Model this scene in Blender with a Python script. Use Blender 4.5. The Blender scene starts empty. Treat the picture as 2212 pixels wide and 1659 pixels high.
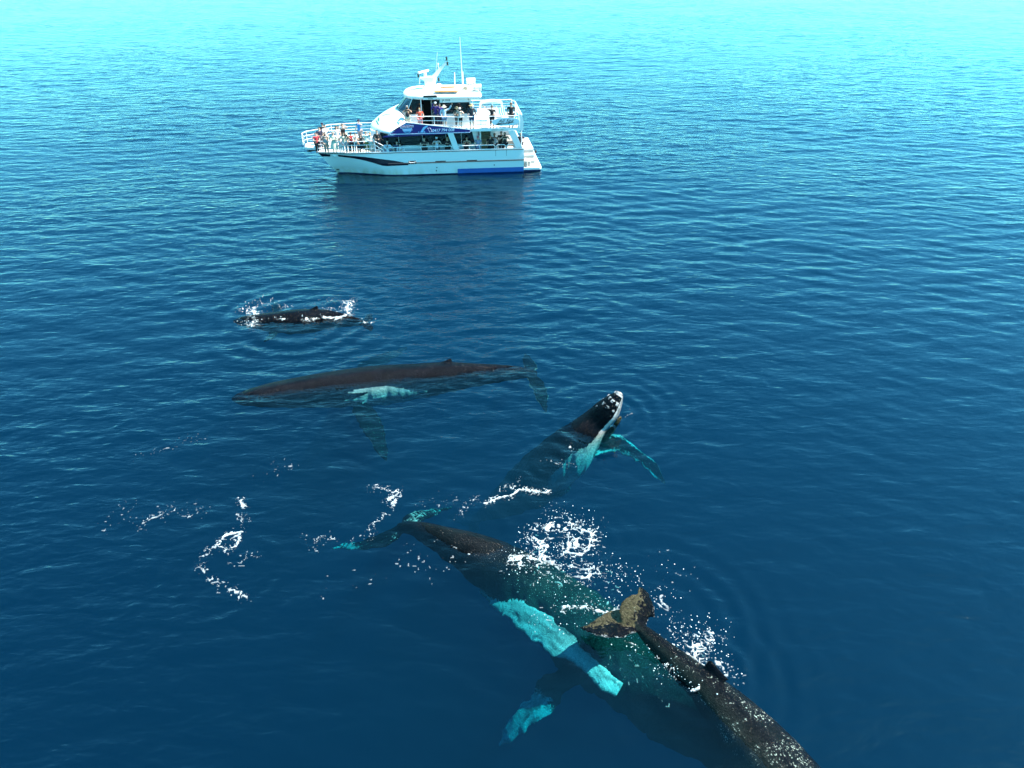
import bpy, bmesh, math, random
import numpy as np
from mathutils import Vector, Matrix, kdtree

S = bpy.context.scene
COL = S.collection
R = math.radians
random.seed(7)
RNG = np.random.default_rng(11)

# ------------------------------------------------------------------ camera
CAM_H, PITCH, HFOV = 17.3, 33.0, 71.6
cd = bpy.data.cameras.new('camera')
cam = bpy.data.objects.new('camera', cd)
COL.objects.link(cam)
cam.location = (0, 0, CAM_H)
cam.rotation_euler = (R(90 - PITCH), 0, 0)
cd.sensor_fit = 'HORIZONTAL'
cd.angle = R(HFOV)
cd.clip_start = 0.1
cd.clip_end = 20000
S.camera = cam

# ------------------------------------------------------------------ sky and sun
SUN_AZ, SUN_EL = 86.0, 57.0           # azimuth clockwise from the view direction (+Y)
w = bpy.data.worlds.new('World')
S.world = w
w.use_nodes = True
nt = w.node_tree
nt.nodes.clear()
out = nt.nodes.new('ShaderNodeOutputWorld')
bg = nt.nodes.new('ShaderNodeBackground')
sky = nt.nodes.new('ShaderNodeTexSky')
sky.sky_type = 'NISHITA'
sky.sun_disc = False
sky.sun_elevation = R(SUN_EL)
sky.sun_rotation = R(SUN_AZ)
sky.air_density = 0.92
sky.dust_density = 0.3
sky.ozone_density = 2.0
tint = nt.nodes.new('ShaderNodeMix')
tint.data_type = 'RGBA'
tint.blend_type = 'MULTIPLY'
tint.inputs[0].default_value = 1.0
tint.inputs[7].default_value = (0.31, 0.97, 0.98, 1)     # the photograph's cyan grade of the sky light
nt.links.new(sky.outputs[0], tint.inputs[6])
nt.links.new(tint.outputs[2], bg.inputs[0])
bg.inputs[1].default_value = 0.15
nt.links.new(bg.outputs[0], out.inputs[0])

sd = bpy.data.lights.new('sun', 'SUN')
sun = bpy.data.objects.new('sun', sd)
COL.objects.link(sun)
sd.energy = 5.0
sd.angle = R(0.53)
sd.color = (1.0, 0.92, 0.80)
sun_dir = Vector((math.sin(R(SUN_AZ)) * math.cos(R(SUN_EL)), math.cos(R(SUN_AZ)) * math.cos(R(SUN_EL)), math.sin(R(SUN_EL))))
sun.rotation_euler = sun_dir.to_track_quat('Z', 'Y').to_euler()
sun.location = sun_dir * 120

S.view_settings.view_transform = 'Standard'
S.view_settings.look = 'None'
S.view_settings.gamma = 1.0
S.view_settings.exposure = 1.52
S.view_settings.use_curve_mapping = False
S.cycles.max_bounces = 8
S.cycles.transparent_max_bounces = 16
S.cycles.volume_bounces = 1
S.cycles.glossy_bounces = 4
S.cycles.transmission_bounces = 4
S.cycles.diffuse_bounces = 3
S.cycles.caustics_reflective = False
S.cycles.caustics_refractive = False
S.cycles.use_denoising = True
S.cycles.sample_clamp_indirect = 6.0

# ------------------------------------------------------------------ helpers
def at(px, py, z=0.0):
    """World point at height z seen at a place of the photograph (photo 2212 x 1659)."""
    f = 1106.0 / math.tan(R(HFOV / 2))
    x, y = (px - 1106.0) / f, (829.5 - py) / f
    c, s = math.cos(R(PITCH)), math.sin(R(PITCH))
    d = Vector((x, c + y * s, -s + y * c))
    t = (z - CAM_H) / d.z
    return Vector((d.x * t, d.y * t, z))

def tag(o, label=None, cat=None, group=None, kind=None):
    if label: o['label'] = label
    if cat: o['category'] = cat
    if group: o['group'] = group
    if kind: o['kind'] = kind
    return o

def mesh_obj(name, verts, faces, mat=None, parent=None, smooth=False):
    me = bpy.data.meshes.new(name)
    me.from_pydata([tuple(v) for v in verts], [], [tuple(f) for f in faces])
    me.update()
    if smooth:
        me.polygons.foreach_set('use_smooth', [True] * len(me.polygons))
    o = bpy.data.objects.new(name, me)
    COL.objects.link(o)
    if mat: me.materials.append(mat)
    if parent: o.parent = parent
    return o

def empty(name, loc=(0, 0, 0), rz=0.0):
    o = bpy.data.objects.new(name, None)
    COL.objects.link(o)
    o.location = loc
    o.rotation_euler = (0, 0, rz)
    o.empty_display_size = 0.3
    return o

def new_mat(name):
    m = bpy.data.materials.new(name)
    m.use_nodes = True
    m.node_tree.nodes.clear()
    return m, m.node_tree

def nd(t, kind, **kw):
    n = t.nodes.new(kind)
    for k, v in kw.items():
        setattr(n, k, v)
    return n

def plain(name, col, rough=0.5, metal=0.0, var=0.0, scale=6.0, spec=0.5, bump=0.0):
    """Painted / fabric surface with a little noise in its colour."""
    m, t = new_mat(name)
    o = nd(t, 'ShaderNodeOutputMaterial')
    p = nd(t, 'ShaderNodeBsdfPrincipled')
    p.inputs['Roughness'].default_value = rough
    p.inputs['Metallic'].default_value = metal
    p.inputs['Specular IOR Level'].default_value = spec
    p.inputs['Base Color'].default_value = (*col, 1)
    if var > 0:
        tc = nd(t, 'ShaderNodeTexCoord')
        n = nd(t, 'ShaderNodeTexNoise')
        n.inputs['Scale'].default_value = scale
        n.inputs['Detail'].default_value = 5
        t.links.new(tc.outputs['Object'], n.inputs['Vector'])
        r = nd(t, 'ShaderNodeMapRange')
        r.inputs['From Min'].default_value = 0.3
        r.inputs['From Max'].default_value = 0.7
        r.inputs['To Min'].default_value = 1 - var
        r.inputs['To Max'].default_value = 1.0
        t.links.new(n.outputs['Fac'], r.inputs['Value'])
        mx = nd(t, 'ShaderNodeMix', data_type='RGBA', blend_type='MULTIPLY')
        mx.inputs[0].default_value = 1
        mx.inputs[6].default_value = (*col, 1)
        t.links.new(r.outputs[0], mx.inputs[7])
        t.links.new(mx.outputs[2], p.inputs['Base Color'])
        if bump:
            b = nd(t, 'ShaderNodeBump')
            b.inputs['Strength'].default_value = bump
            b.inputs['Distance'].default_value = 0.02
            t.links.new(n.outputs['Fac'], b.inputs['Height'])
            t.links.new(b.outputs[0], p.inputs['Normal'])
    t.links.new(p.outputs[0], o.inputs[0])
    return m

def vnoise(x, y, seed=0):
    """Smooth 2-D value noise in 0..1 on numpy arrays."""
    xi, yi = np.floor(x).astype(np.int64), np.floor(y).astype(np.int64)
    fx, fy = x - xi, y - yi
    fx, fy = fx * fx * fx * (fx * (fx * 6 - 15) + 10), fy * fy * fy * (fy * (fy * 6 - 15) + 10)
    def h(a, b):
        n = (a * 374761393 + b * 668265263 + seed * 982451653) & 0x7fffffff
        n = ((n ^ (n >> 13)) * 1274126177) & 0x7fffffff
        n = (n ^ (n >> 16)) & 0xffff
        return n / 65535.0
    a = h(xi, yi) * (1 - fx) + h(xi + 1, yi) * fx
    b = h(xi, yi + 1) * (1 - fx) + h(xi + 1, yi + 1) * fx
    return a * (1 - fy) + b * fy

def fbm(x, y, seed=0, octaves=3):
    s, amp, tot = 0.0, 1.0, 0.0
    for k in range(octaves):
        s = s + amp * vnoise(x * 2 ** k + 17.3 * k, y * 2 ** k - 9.1 * k, seed + k)
        tot += amp
        amp *= 0.5
    return s / tot

def smooth01(a, b, x):
    t = np.clip((x - a) / (b - a), 0, 1)
    return t * t * (3 - 2 * t)
# ------------------------------------------------------------------ the sea
_wr = np.random.default_rng(5)
WAVES = []
def add_waves(n, lo, hi, crest_deg, spread, slope):
    for _ in range(n):
        lam = lo * (hi / lo) ** _wr.random()
        a = R(crest_deg + spread * _wr.normal()) + math.pi / 2
        k = 2 * math.pi / lam
        WAVES.append((k * math.cos(a), k * math.sin(a), slope * math.sqrt(2.0 / n) / k, _wr.random() * 6.283, lam))
add_waves(30, 0.72, 2.2, 8, 10, 0.047)
add_waves(26, 0.72, 2.2, -25, 11, 0.040)
add_waves(14, 2.4, 6.0, -4, 18, 0.024)

RINGS = []   # (x, y, wavelength, amplitude, inner radius, outer radius)
for px, py, lam, amp, r0, r1 in ((1310, 895, 0.75, 0.016, 0.7, 5.5), (1180, 1010, 0.9, 0.012, 0.6, 4.0), (1420, 1330, 0.8, 0.013, 1.5, 5.0),
                                 (1000, 1160, 0.7, 0.010, 0.9, 3.5), (480, 1250, 0.8, 0.008, 1.0, 4.5), (1530, 1450, 0.8, 0.012, 0.8, 4.0),
                                 (650, 690, 1.1, 0.020, 1.5, 8.0), (1300, 905, 0.48, 0.0075, 0.5, 3.2), (1190, 1000, 0.52, 0.0065, 0.5, 2.8), (940, 1180, 0.5, 0.005, 0.6, 2.6), (1250, 1180, 0.55, 0.006, 0.6, 3.0), (1520, 1450, 0.5, 0.006, 0.5, 3.0), (780, 930, 0.6, 0.005, 0.5, 4.5), (470, 1230, 0.5, 0.004, 0.8, 4.0), (1130, 800, 0.9, 0.010, 0.5, 5.0), (1100, 600, 1.2, 0.010, 2.0, 12.0)):
    p = at(px, py)
    RINGS.append((p.x, p.y, lam, amp, r0, r1))

def sea_height(x, y, spacing):
    z = np.zeros_like(x)
    calm = 0.62 + 0.38 * smooth01(16, 52, y)
    calm = calm * (0.55 + 0.9 * fbm(x * 0.07 + 3, y * 0.05, 21, 3))
    far = 1.0 - 0.32 * smooth01(60, 140, y)
    for kx, ky, a, ph, lam in WAVES:
        damp = np.clip((lam / spacing - 2.0) / 2.0, 0, 1)
        warp = 0.5 * lam * (vnoise(x * 0.15 + lam, y * 0.15, 40) - 0.5)
        z += a * damp * np.sin(kx * (x + warp) + ky * (y + warp) + ph)
    z *= calm * far
    for cx, cy, lam, amp, r0, r1 in RINGS:
        dx, dy = x - cx, y - cy
        r = np.hypot(dx, dy) + 0.35 * (vnoise(x * 0.5, y * 0.5, 33) - 0.5)
        env = smooth01(r0 * 0.5, r0, r) * (1 - smooth01(r0, r1, r))
        arc = 0.35 + 0.65 * vnoise(np.arctan2(dy, dx) * 2.0 + cx, r * 0.3, 8)
        z += 2.2 * amp * env * arc * np.sin(2 * math.pi * r / lam)
    return z

def build_sea():
    ys = [-30.0, -20, -10, -4, 0, 3, 5]
    y = 5.0
    while y < 5000:
        s = max(0.095, 0.0034 * y) if y < 260 else y * 0.03
        y += s
        ys.append(y)
    ys = np.array(ys)
    nc = 921
    u = np.linspace(-1, 1, nc)
    wd = 22.0 + np.maximum(ys, 0) * 1.05
    X = wd[:, None] * u[None, :]
    Y = np.repeat(ys[:, None], nc, 1)
    sp = np.maximum(np.gradient(ys)[:, None], (wd * 2 / nc)[:, None]) * np.ones_like(X)
    Z = sea_height(X, Y, sp)
    edge = (1 - smooth01(0.97, 1.0, np.abs(u)))[None, :]
    Z = Z * edge * (1 - smooth01(900, 3000, Y))
    nr = len(ys)
    top = np.stack([X, Y, Z], -1).reshape(-1, 3)
    idx = np.arange(nr * nc).reshape(nr, nc)
    quads = np.stack([idx[:-1, :-1], idx[:-1, 1:], idx[1:, 1:], idx[1:, :-1]], -1).reshape(-1, 4)
    # closed body of water: sides and a bottom
    rim = np.concatenate([idx[0, :-1], idx[:-1, -1], idx[-1, :0:-1], idx[:0:-1, 0]])
    low = top[rim].copy()
    low[:, 2] = -60
    base = len(top)
    n = len(rim)
    k = np.arange(n)
    k2 = (k + 1) % n
    side = np.stack([rim[k2], rim[k], base + k, base + k2], -1)
    cen = base + n
    allv = np.concatenate([top, low, np.array([[0, 900.0, -60.0]])])
    fan = np.stack([base + k2, base + k, np.full(n, cen)], -1)
    nq = len(quads) + len(side)
    loops = np.concatenate([quads.reshape(-1), side.reshape(-1), fan.reshape(-1)])
    starts = np.concatenate([np.arange(nq) * 4, nq * 4 + np.arange(n) * 3])
    me = bpy.data.meshes.new('sea')
    me.vertices.add(len(allv))
    me.vertices.foreach_set('co', allv.astype(np.float32).reshape(-1))
    me.loops.add(len(loops))
    me.loops.foreach_set('vertex_index', loops.astype(np.int32))
    me.polygons.add(nq + n)
    me.polygons.foreach_set('loop_start', starts.astype(np.int32))
    sm = np.zeros(nq + n, dtype=bool)
    sm[:len(quads)] = True
    me.polygons.foreach_set('use_smooth', sm)
    me.update(calc_edges=True)
    o = bpy.data.objects.new('sea', me)
    COL.objects.link(o)
    me.materials.append(sea_material())
    tag(o, 'clear deep blue sea with low ripples', None, None, 'structure')
    return o

def sea_material():
    m, t = new_mat('sea_water')
    L = t.links.new
    o = nd(t, 'ShaderNodeOutputMaterial')
    geo = nd(t, 'ShaderNodeNewGeometry')
    def ripple(rot, sx, sy, scale, detail, seed):
        mp = nd(t, 'ShaderNodeMapping')
        mp.inputs['Rotation'].default_value = (0, 0, R(rot))
        mp.inputs['Scale'].default_value = (sx, sy, 1)
        mp.inputs['Location'].default_value = (seed, seed * 2, 0)
        L(geo.outputs['Position'], mp.inputs['Vector'])
        n = nd(t, 'ShaderNodeTexNoise')
        n.noise_dimensions = '2D'
        n.inputs['Scale'].default_value = scale
        n.inputs['Detail'].default_value = detail
        n.inputs['Roughness'].default_value = 0.5
        n.inputs['Distortion'].default_value = 0.3
        L(mp.outputs[0], n.inputs['Vector'])
        return n.outputs['Fac']
    a = ripple(-8, 0.42, 1.0, 1.5, 2.0, 3.1)
    b = ripple(24, 0.42, 1.0, 3.4, 2.0, 7.7)
    c = ripple(5, 0.8, 1.0, 9.0, 1.0, 1.3)
    ad = nd(t, 'ShaderNodeMath', operation='MULTIPLY_ADD')
    L(b, ad.inputs[0]); ad.inputs[1].default_value = 0.42; L(a, ad.inputs[2])
    ad2 = nd(t, 'ShaderNodeMath', operation='MULTIPLY_ADD')
    L(c, ad2.inputs[0]); ad2.inputs[1].default_value = 0.07; L(ad.outputs[0], ad2.inputs[2])
    # cat's paws: breezy and slick patches
    p = ripple(10, 0.5, 1.0, 0.06, 3.0, 4.4)
    # the whales' slick: calmer towards the near water
    sep = nd(t, 'ShaderNodeSeparateXYZ'); L(geo.outputs['Position'], sep.inputs[0])
    mr = nd(t, 'ShaderNodeMapRange'); L(sep.outputs['Y'], mr.inputs['Value'])
    mr.inputs['From Min'].default_value = 12; mr.inputs['From Max'].default_value = 50
    mr.inputs['To Min'].default_value = 1.1; mr.inputs['To Max'].default_value = 1.0
    pr = nd(t, 'ShaderNodeMapRange'); L(p, pr.inputs['Value'])
    pr.inputs['From Min'].default_value = 0.35; pr.inputs['From Max'].default_value = 0.65
    pr.inputs['To Min'].default_value = 0.6; pr.inputs['To Max'].default_value = 1.2
    st = nd(t, 'ShaderNodeMath', operation='MULTIPLY'); L(mr.outputs[0], st.inputs[0]); L(pr.outputs[0], st.inputs[1])
    hs = nd(t, 'ShaderNodeMath', operation='MULTIPLY'); L(ad2.outputs[0], hs.inputs[0]); L(st.outputs[0], hs.inputs[1])
    bp = nd(t, 'ShaderNodeBump')
    bp.inputs['Strength'].default_value = 1.0
    bp.inputs['Distance'].default_value = 0.080
    L(hs.outputs[0], bp.inputs['Height'])
    fr = nd(t, 'ShaderNodeFresnel')
    fr.inputs['IOR'].default_value = 1.33
    L(bp.outputs[0], fr.inputs['Normal'])
    tr = nd(t, 'ShaderNodeBsdfTransparent')
    gl = nd(t, 'ShaderNodeBsdfGlossy')
    gl.inputs['Roughness'].default_value = 0.03
    gl.inputs['Color'].default_value = (0.95, 0.98, 1, 1)
    L(bp.outputs[0], gl.inputs['Normal'])
    mx = nd(t, 'ShaderNodeMixShader')
    L(fr.outputs[0], mx.inputs[0]); L(tr.outputs[0], mx.inputs[1]); L(gl.outputs[0], mx.inputs[2])
    L(mx.outputs[0], o.inputs['Surface'])
    sc = nd(t, 'ShaderNodeVolumeScatter')
    dens = 0.0215
    sc.inputs['Density'].default_value = dens
    sc.inputs['Color'].default_value = (0.05, 0.42, 0.78, 1)
    sc.inputs['Anisotropy'].default_value = 0.1
    ab = nd(t, 'ShaderNodeVolumeAbsorption')
    ab.inputs['Density'].default_value = 1.3
    ab.inputs['Color'].default_value = (0.22, 0.905, 0.940, 1)
    av = nd(t, 'ShaderNodeAddShader')
    L(sc.outputs[0], av.inputs[0]); L(ab.outputs[0], av.inputs[1])
    L(av.outputs[0], o.inputs['Volume'])
    return m

build_sea()
# ------------------------------------------------------------------ mesh builder
class MB:
    def __init__(s):
        s.v, s.f = [], []
    def add(s, vs, fs):
        b = len(s.v)
        s.v += [tuple(map(float, p)) for p in vs]
        s.f += [tuple(i + b for i in f) for f in fs]
        return s
    def box(s, x0, x1, y0, y1, z0, z1):
        return s.add([(x0, y0, z0), (x1, y0, z0), (x1, y1, z0), (x0, y1, z0), (x0, y0, z1), (x1, y0, z1), (x1, y1, z1), (x0, y1, z1)],
                     [(0, 3, 2, 1), (4, 5, 6, 7), (0, 1, 5, 4), (1, 2, 6, 5), (2, 3, 7, 6), (3, 0, 4, 7)])
    def prism_y(s, pts, y0, y1):
        """Extrude an (x, z) outline between two y planes."""
        n = len(pts)
        vs = [(x, y0, z) for x, z in pts] + [(x, y1, z) for x, z in pts]
        fs = [tuple(range(n)), tuple(range(2 * n - 1, n - 1, -1))]
        fs += [(i, i + n, (i + 1) % n + n, (i + 1) % n) for i in range(n)]
        return s.add(vs, fs)
    def prism_z(s, pts, z0, z1):
        n = len(pts)
        vs = [(x, y, z0) for x, y in pts] + [(x, y, z1) for x, y in pts]
        fs = [tuple(range(n - 1, -1, -1)), tuple(range(n, 2 * n))]
        fs += [(i, (i + 1) % n, (i + 1) % n + n, i + n) for i in range(n)]
        return s.add(vs, fs)
    def tube(s, pts, r, n=7, r2=None, closed=False):
        P = [Vector(p) for p in pts]
        K = len(P)
        vs, fs = [], []
        prev = None
        for i, p in enumerate(P):
            a = P[i - 1] if (i > 0 or closed) else P[i]
            b = P[(i + 1) % K] if (i < K - 1 or closed) else P[i]
            t = (b - a).normalized()
            if prev is None:
                u = t.cross(Vector((0, 0, 1)))
                if u.length < 0.05: u = t.cross(Vector((0, 1, 0)))
            else:
                u = prev - t * prev.dot(t)
            u.normalize(); prev = u
            w_ = t.cross(u)
            rr = r if r2 is None else r + (r2 - r) * i / (K - 1)
            for k in range(n):
                a_ = 2 * math.pi * k / n
                vs.append(p + (u * math.cos(a_) + w_ * math.sin(a_)) * rr)
        for i in range(K if closed else K - 1):
            j = (i + 1) % K
            for k in range(n):
                fs.append((i * n + k, i * n + (k + 1) % n, j * n + (k + 1) % n, j * n + k))
        if not closed:
            fs.append(tuple(range(n - 1, -1, -1)))
            fs.append(tuple((K - 1) * n + k for k in range(n)))
        return s.add(vs, fs)
    def grid(s, rows, close_u=False):
        """rows: list of equal-length lists of points."""
        m = len(rows[0])
        vs = [p for r in rows for p in r]
        fs = []
        for i in range(len(rows) - 1):
            for j in range(m if close_u else m - 1):
                k = (j + 1) % m
                fs.append((i * m + j, i * m + k, (i + 1) * m + k, (i + 1) * m + j))
        return s.add(vs, fs)
    def ellipsoid(s, c, r, n=12, m=8):
        rows = []
        for i in range(m + 1):
            th = math.pi * (0.02 + 0.96 * i / m)
            rows.append([(c[0] + r[0] * math.sin(th) * math.cos(2 * math.pi * j / n), c[1] + r[1] * math.sin(th) * math.sin(2 * math.pi * j / n), c[2] + r[2] * math.cos(th)) for j in range(n)])
        b = len(s.v)
        s.grid(rows, True)
        s.f.append(tuple(b + j for j in range(n)))
        s.f.append(tuple(b + m * n + j for j in range(n - 1, -1, -1)))
        return s
    def build(s, name, mat, parent=None, smooth=False, bevel=0.0, fix=True):
        o = mesh_obj(name, s.v, s.f, mat, parent, smooth)
        bm = bmesh.new(); bm.from_mesh(o.data)
        if fix: bmesh.ops.recalc_face_normals(bm, faces=bm.faces)
        if bevel:
            es = [e for e in bm.edges if len(e.link_faces) == 2 and e.calc_face_angle(0) > 0.5]
            bmesh.ops.bevel(bm, geom=es, offset=bevel, segments=2, affect='EDGES', clamp_overlap=True)
        bm.to_mesh(o.data); bm.free()
        if bevel or smooth:
            o.data.polygons.foreach_set('use_smooth', [True] * len(o.data.polygons))
            o.data.set_sharp_from_angle(angle=R(35))
        return o

# ------------------------------------------------------------------ the tour boat
BOAT_O = Vector((-7.64, 61.1, 0))
BOAT_RZ = R(6.0)
def _boat_ray(zx, zy):
    X = (860 + zx / 2.9105) / 3000 * 2212; Y = (90 + zy / 2.9105) / 3000 * 2212
    f = 1106.0 / math.tan(R(HFOV / 2))
    x, y = (X - 1106) / f, (829.5 - Y) / f
    c, s = math.cos(R(PITCH)), math.sin(R(PITCH))
    m = Matrix.Rotation(-BOAT_RZ, 3, 'Z')
    return m @ (Vector((0, 0, CAM_H)) - BOAT_O), m @ Vector((x, c + y * s, -s + y * c))
def by(zx, zy, y):
    """Boat-local point in the plane of a given y, from a place in an enlarged view of the photograph's boat."""
    o, d = _boat_ray(zx, zy)
    return o + d * ((y - o.y) / d.y)
def bz(zx, zy, z):
    o, d = _boat_ray(zx, zy)
    return o + d * ((z - o.z) / d.z)

white = plain('white_boat_paint', (0.80, 0.80, 0.79), 0.28, var=0.07, scale=1.2)
def hull_paint():
    m, t = new_mat('hull_paint')
    L = t.links.new
    o = nd(t, 'ShaderNodeOutputMaterial'); p = nd(t, 'ShaderNodeBsdfPrincipled'); tc = nd(t, 'ShaderNodeTexCoord')
    mp = nd(t, 'ShaderNodeMapping'); mp.inputs['Scale'].default_value = (1.6, 1.6, 0.35); L(tc.outputs['Object'], mp.inputs[0])
    n = nd(t, 'ShaderNodeTexNoise'); n.inputs['Scale'].default_value = 1.4; n.inputs['Detail'].default_value = 6; L(mp.outputs[0], n.inputs['Vector'])
    sx = nd(t, 'ShaderNodeSeparateXYZ'); L(tc.outputs['Object'], sx.inputs[0])
    lo = nd(t, 'ShaderNodeMapRange'); L(sx.outputs['Z'], lo.inputs['Value'])
    lo.inputs['From Min'].default_value = 0.75; lo.inputs['From Max'].default_value = 0.0
    fw = nd(t, 'ShaderNodeMapRange'); L(sx.outputs['X'], fw.inputs['Value'])
    fw.inputs['From Min'].default_value = 9.0; fw.inputs['From Max'].default_value = -6.0
    a = nd(t, 'ShaderNodeMath', operation='MULTIPLY'); L(lo.outputs[0], a.inputs[0]); L(fw.outputs[0], a.inputs[1])
    b = nd(t, 'ShaderNodeMapRange'); L(n.outputs['Fac'], b.inputs['Value']); b.inputs['From Min'].default_value = 0.4; b.inputs['From Max'].default_value = 0.72
    c = nd(t, 'ShaderNodeMath', operation='MULTIPLY'); L(a.outputs[0], c.inputs[0]); L(b.outputs[0], c.inputs[1])
    mx = nd(t, 'ShaderNodeMix', data_type='RGBA'); L(c.outputs[0], mx.inputs[0])
    mx.inputs[6].default_value = (0.78, 0.78, 0.77, 1); mx.inputs[7].default_value = (0.55, 0.46, 0.26, 1)
    L(mx.outputs[2], p.inputs['Base Color']); p.inputs['Roughness'].default_value = 0.25
    L(p.outputs[0], o.inputs[0])
    return m
hullm = hull_paint()
deckm = plain('deck_paint', (0.62, 0.62, 0.58), 0.7, var=0.15, scale=2.5)
navy = plain('navy_stripe', (0.006, 0.007, 0.018), 0.25)
banner_m = plain('violet_banner', (0.022, 0.010, 0.17), 0.35, var=0.12, scale=0.8)
glass = plain('dark_glass', (0.008, 0.009, 0.011), 0.04, spec=0.6)
dark = plain('dark_interior', (0.03, 0.03, 0.034), 0.8, var=0.4, scale=3)
black = plain('black_plastic', (0.012, 0.012, 0.014), 0.4)
rubber = plain('black_rubber', (0.015, 0.017, 0.02), 0.6)
grey = plain('grey_paint', (0.33, 0.33, 0.31), 0.6, var=0.15, scale=5)
railm = plain('rail_paint', (0.80, 0.80, 0.80), 0.3)
blue_foul = plain('blue_antifoul', (0.02, 0.12, 0.42), 0.5, var=0.2, scale=2)
navy_foul = plain('navy_antifoul', (0.008, 0.018, 0.10), 0.5)
pale = plain('pale_lettering', (0.62, 0.66, 0.82), 0.4)
teal_g = plain('green_emblem', (0.0, 0.20, 0.115), 0.4)
seal_b = plain('blue_emblem', (0.22, 0.48, 0.75), 0.4)
red_l = plain('maroon_lettering', (0.20, 0.03, 0.09), 0.4)
rose = plain('pale_rose_plate', (0.72, 0.55, 0.68), 0.4)
stairm = plain('khaki_stair', (0.34, 0.32, 0.20), 0.7, var=0.2)
wood = plain('orange_board', (0.72, 0.30, 0.07), 0.5, var=0.2, scale=3)
sign_b = plain('pale_blue_sign', (0.62, 0.74, 0.80), 0.4)

boat = empty('tour_boat', BOAT_O, BOAT_RZ)
tag(boat, 'white two-deck whale watching boat crowded with passengers, violet banner on its side', 'boat')

def sm(a, b, x):
    t = min(max((x - a) / (b - a), 0), 1)
    return t * t * (3 - 2 * t)

SHEER = 1.92
def hull_mesh():
    mb = MB()
    rows = []
    ts = [0, 0.01, 0.03, 0.06, 0.1, 0.15, 0.2, 0.25, 0.258, 0.262, 0.3, 0.36, 0.45, 0.6, 0.75, 0.9, 1.0]
    for t in ts:
        xt, xb = -8.25 + 16.6 * t, -6.95 + 15.3 * t
        yt = 2.45 + 0.55 * sm(0, 0.16, t)
        yr = 2.30 + 0.72 * sm(0, 0.28, t)
        yw = 1.72 + 1.24 * sm(0, 0.34, t)
        yk = 1.70 + 0.25 * sm(0, 0.3, t)
        yi = 1.68 - 0.75 * sm(0, 0.3, t)
        dz = 1.80 if xt < -3.95 else 1.12
        half = [(0, dz), (yt - 0.12, dz), (yt - 0.12, SHEER), (yt, SHEER), (0.45 * yt + 0.55 * yr, 1.5), (yr, 1.0), (0.5 * (yr + yw) , 0.5), (yw, 0.02), (yk, -0.9), (yi, -0.1), (yi, 0.75), (0, 0.85)]
        X = lambda z: xt + (xb - xt) * min(max((SHEER - z) / SHEER, 0), 1.0)
        px_ = [xt, xt] + [X(z) for y, z in half[2:]]
        r = [(x, -y, z) for x, (y, z) in zip(px_, half)] + [(x, y, z) for x, (y, z) in list(zip(px_, half))[-2:0:-1]]
        rows.append(r)
    mb.grid(rows, True)
    n = len(rows[0])
    mb.f.append(tuple(range(n)))
    mb.f.append(tuple((len(rows) - 1) * n + k for k in range(n - 1, -1, -1)))
    return mb
hull = hull_mesh().build('hull', hullm, boat, smooth=True)
_b = bmesh.new(); _b.from_mesh(hull.data); bmesh.ops.triangulate(_b, faces=_b.faces); _b.to_mesh(hull.data); _b.free()
hull.data.set_sharp_from_angle(angle=R(22))
from mathutils.bvhtree import BVHTree
_bv = BVHTree.FromPolygons([v.co.copy() for v in hull.data.vertices], [tuple(p.vertices) for p in hull.data.polygons])
def on_hull(x, z, off=0.008):
    loc, nor, _, _ = _bv.ray_cast(Vector((x, -8, z)), Vector((0, 1, 0)))
    for dx, dz in ((0.004, 0.003), (-0.005, -0.004), (0.011, -0.007)):
        if loc is None or loc.y > -1.2: loc = _bv.ray_cast(Vector((x + dx, -8, z + dz)), Vector((0, 1, 0)))[0]
    if loc is None: return Vector((x, -2.2, z))
    return loc + Vector((0, -off, 0))
def hull_decal(name, upper, lower, mat, n=40, m=4, off=0.03, parent=hull):
    n, m = n * 3, m * 3
    """Thin painted band on the near hull side between two (x, z) curves."""
    U, _ = catmull2(upper, n); Lw, _ = catmull2(lower, n)
    mb = MB()
    mb.grid([[on_hull(*(U[i] * (1 - j / m) + Lw[i] * (j / m)), off) for j in range(m + 1)] for i in range(n)])
    return mb.build(name, mat, parent)
def catmull2(pts, n):
    P = np.array(pts, float)
    q = np.concatenate([[0], np.cumsum(np.linalg.norm(np.diff(P, axis=0), axis=1))])
    s_ = np.linspace(0, q[-1], n)
    return np.stack([np.interp(s_, q, P[:, k]) for k in range(2)], 1), s_
def z4(px, py, y=-2.85):      # a place in the enlarged view of the bow
    p = by((20 + px / 6.144) * 2.9105, (340 + py / 6.144) * 2.9105, y)
    return (p.x, p.z)
hull_decal('bow_stripe', [z4(336, 125, -2.5), z4(540, 140, -2.6)], [z4(385, 181, -2.5), z4(530, 183, -2.6)], navy, 8)
hull_decal('bow_stripe', [z4(672, 150), z4(1100, 172), z4(1300, 190), z4(1500, 215), z4(1700, 240), z4(1850, 268), z4(1945, 298)],
           [z4(678, 187), z4(940, 205), z4(1150, 240), z4(1350, 290), z4(1480, 330), z4(1560, 337), z4(1945, 318)], navy, 60, 5)
hull_decal('waterline_stripe', [(-6.9, 0.06), (8.3, 0.06)], [(-6.9, -0.2), (8.3, -0.2)], navy_foul, 50, 2)
hull_decal('antifoul_patch', [(2.88, 0.40), (8.34, 0.40)], [(2.88, -0.25), (8.34, -0.25)], blue_foul, 30, 3, 0.042)
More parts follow.
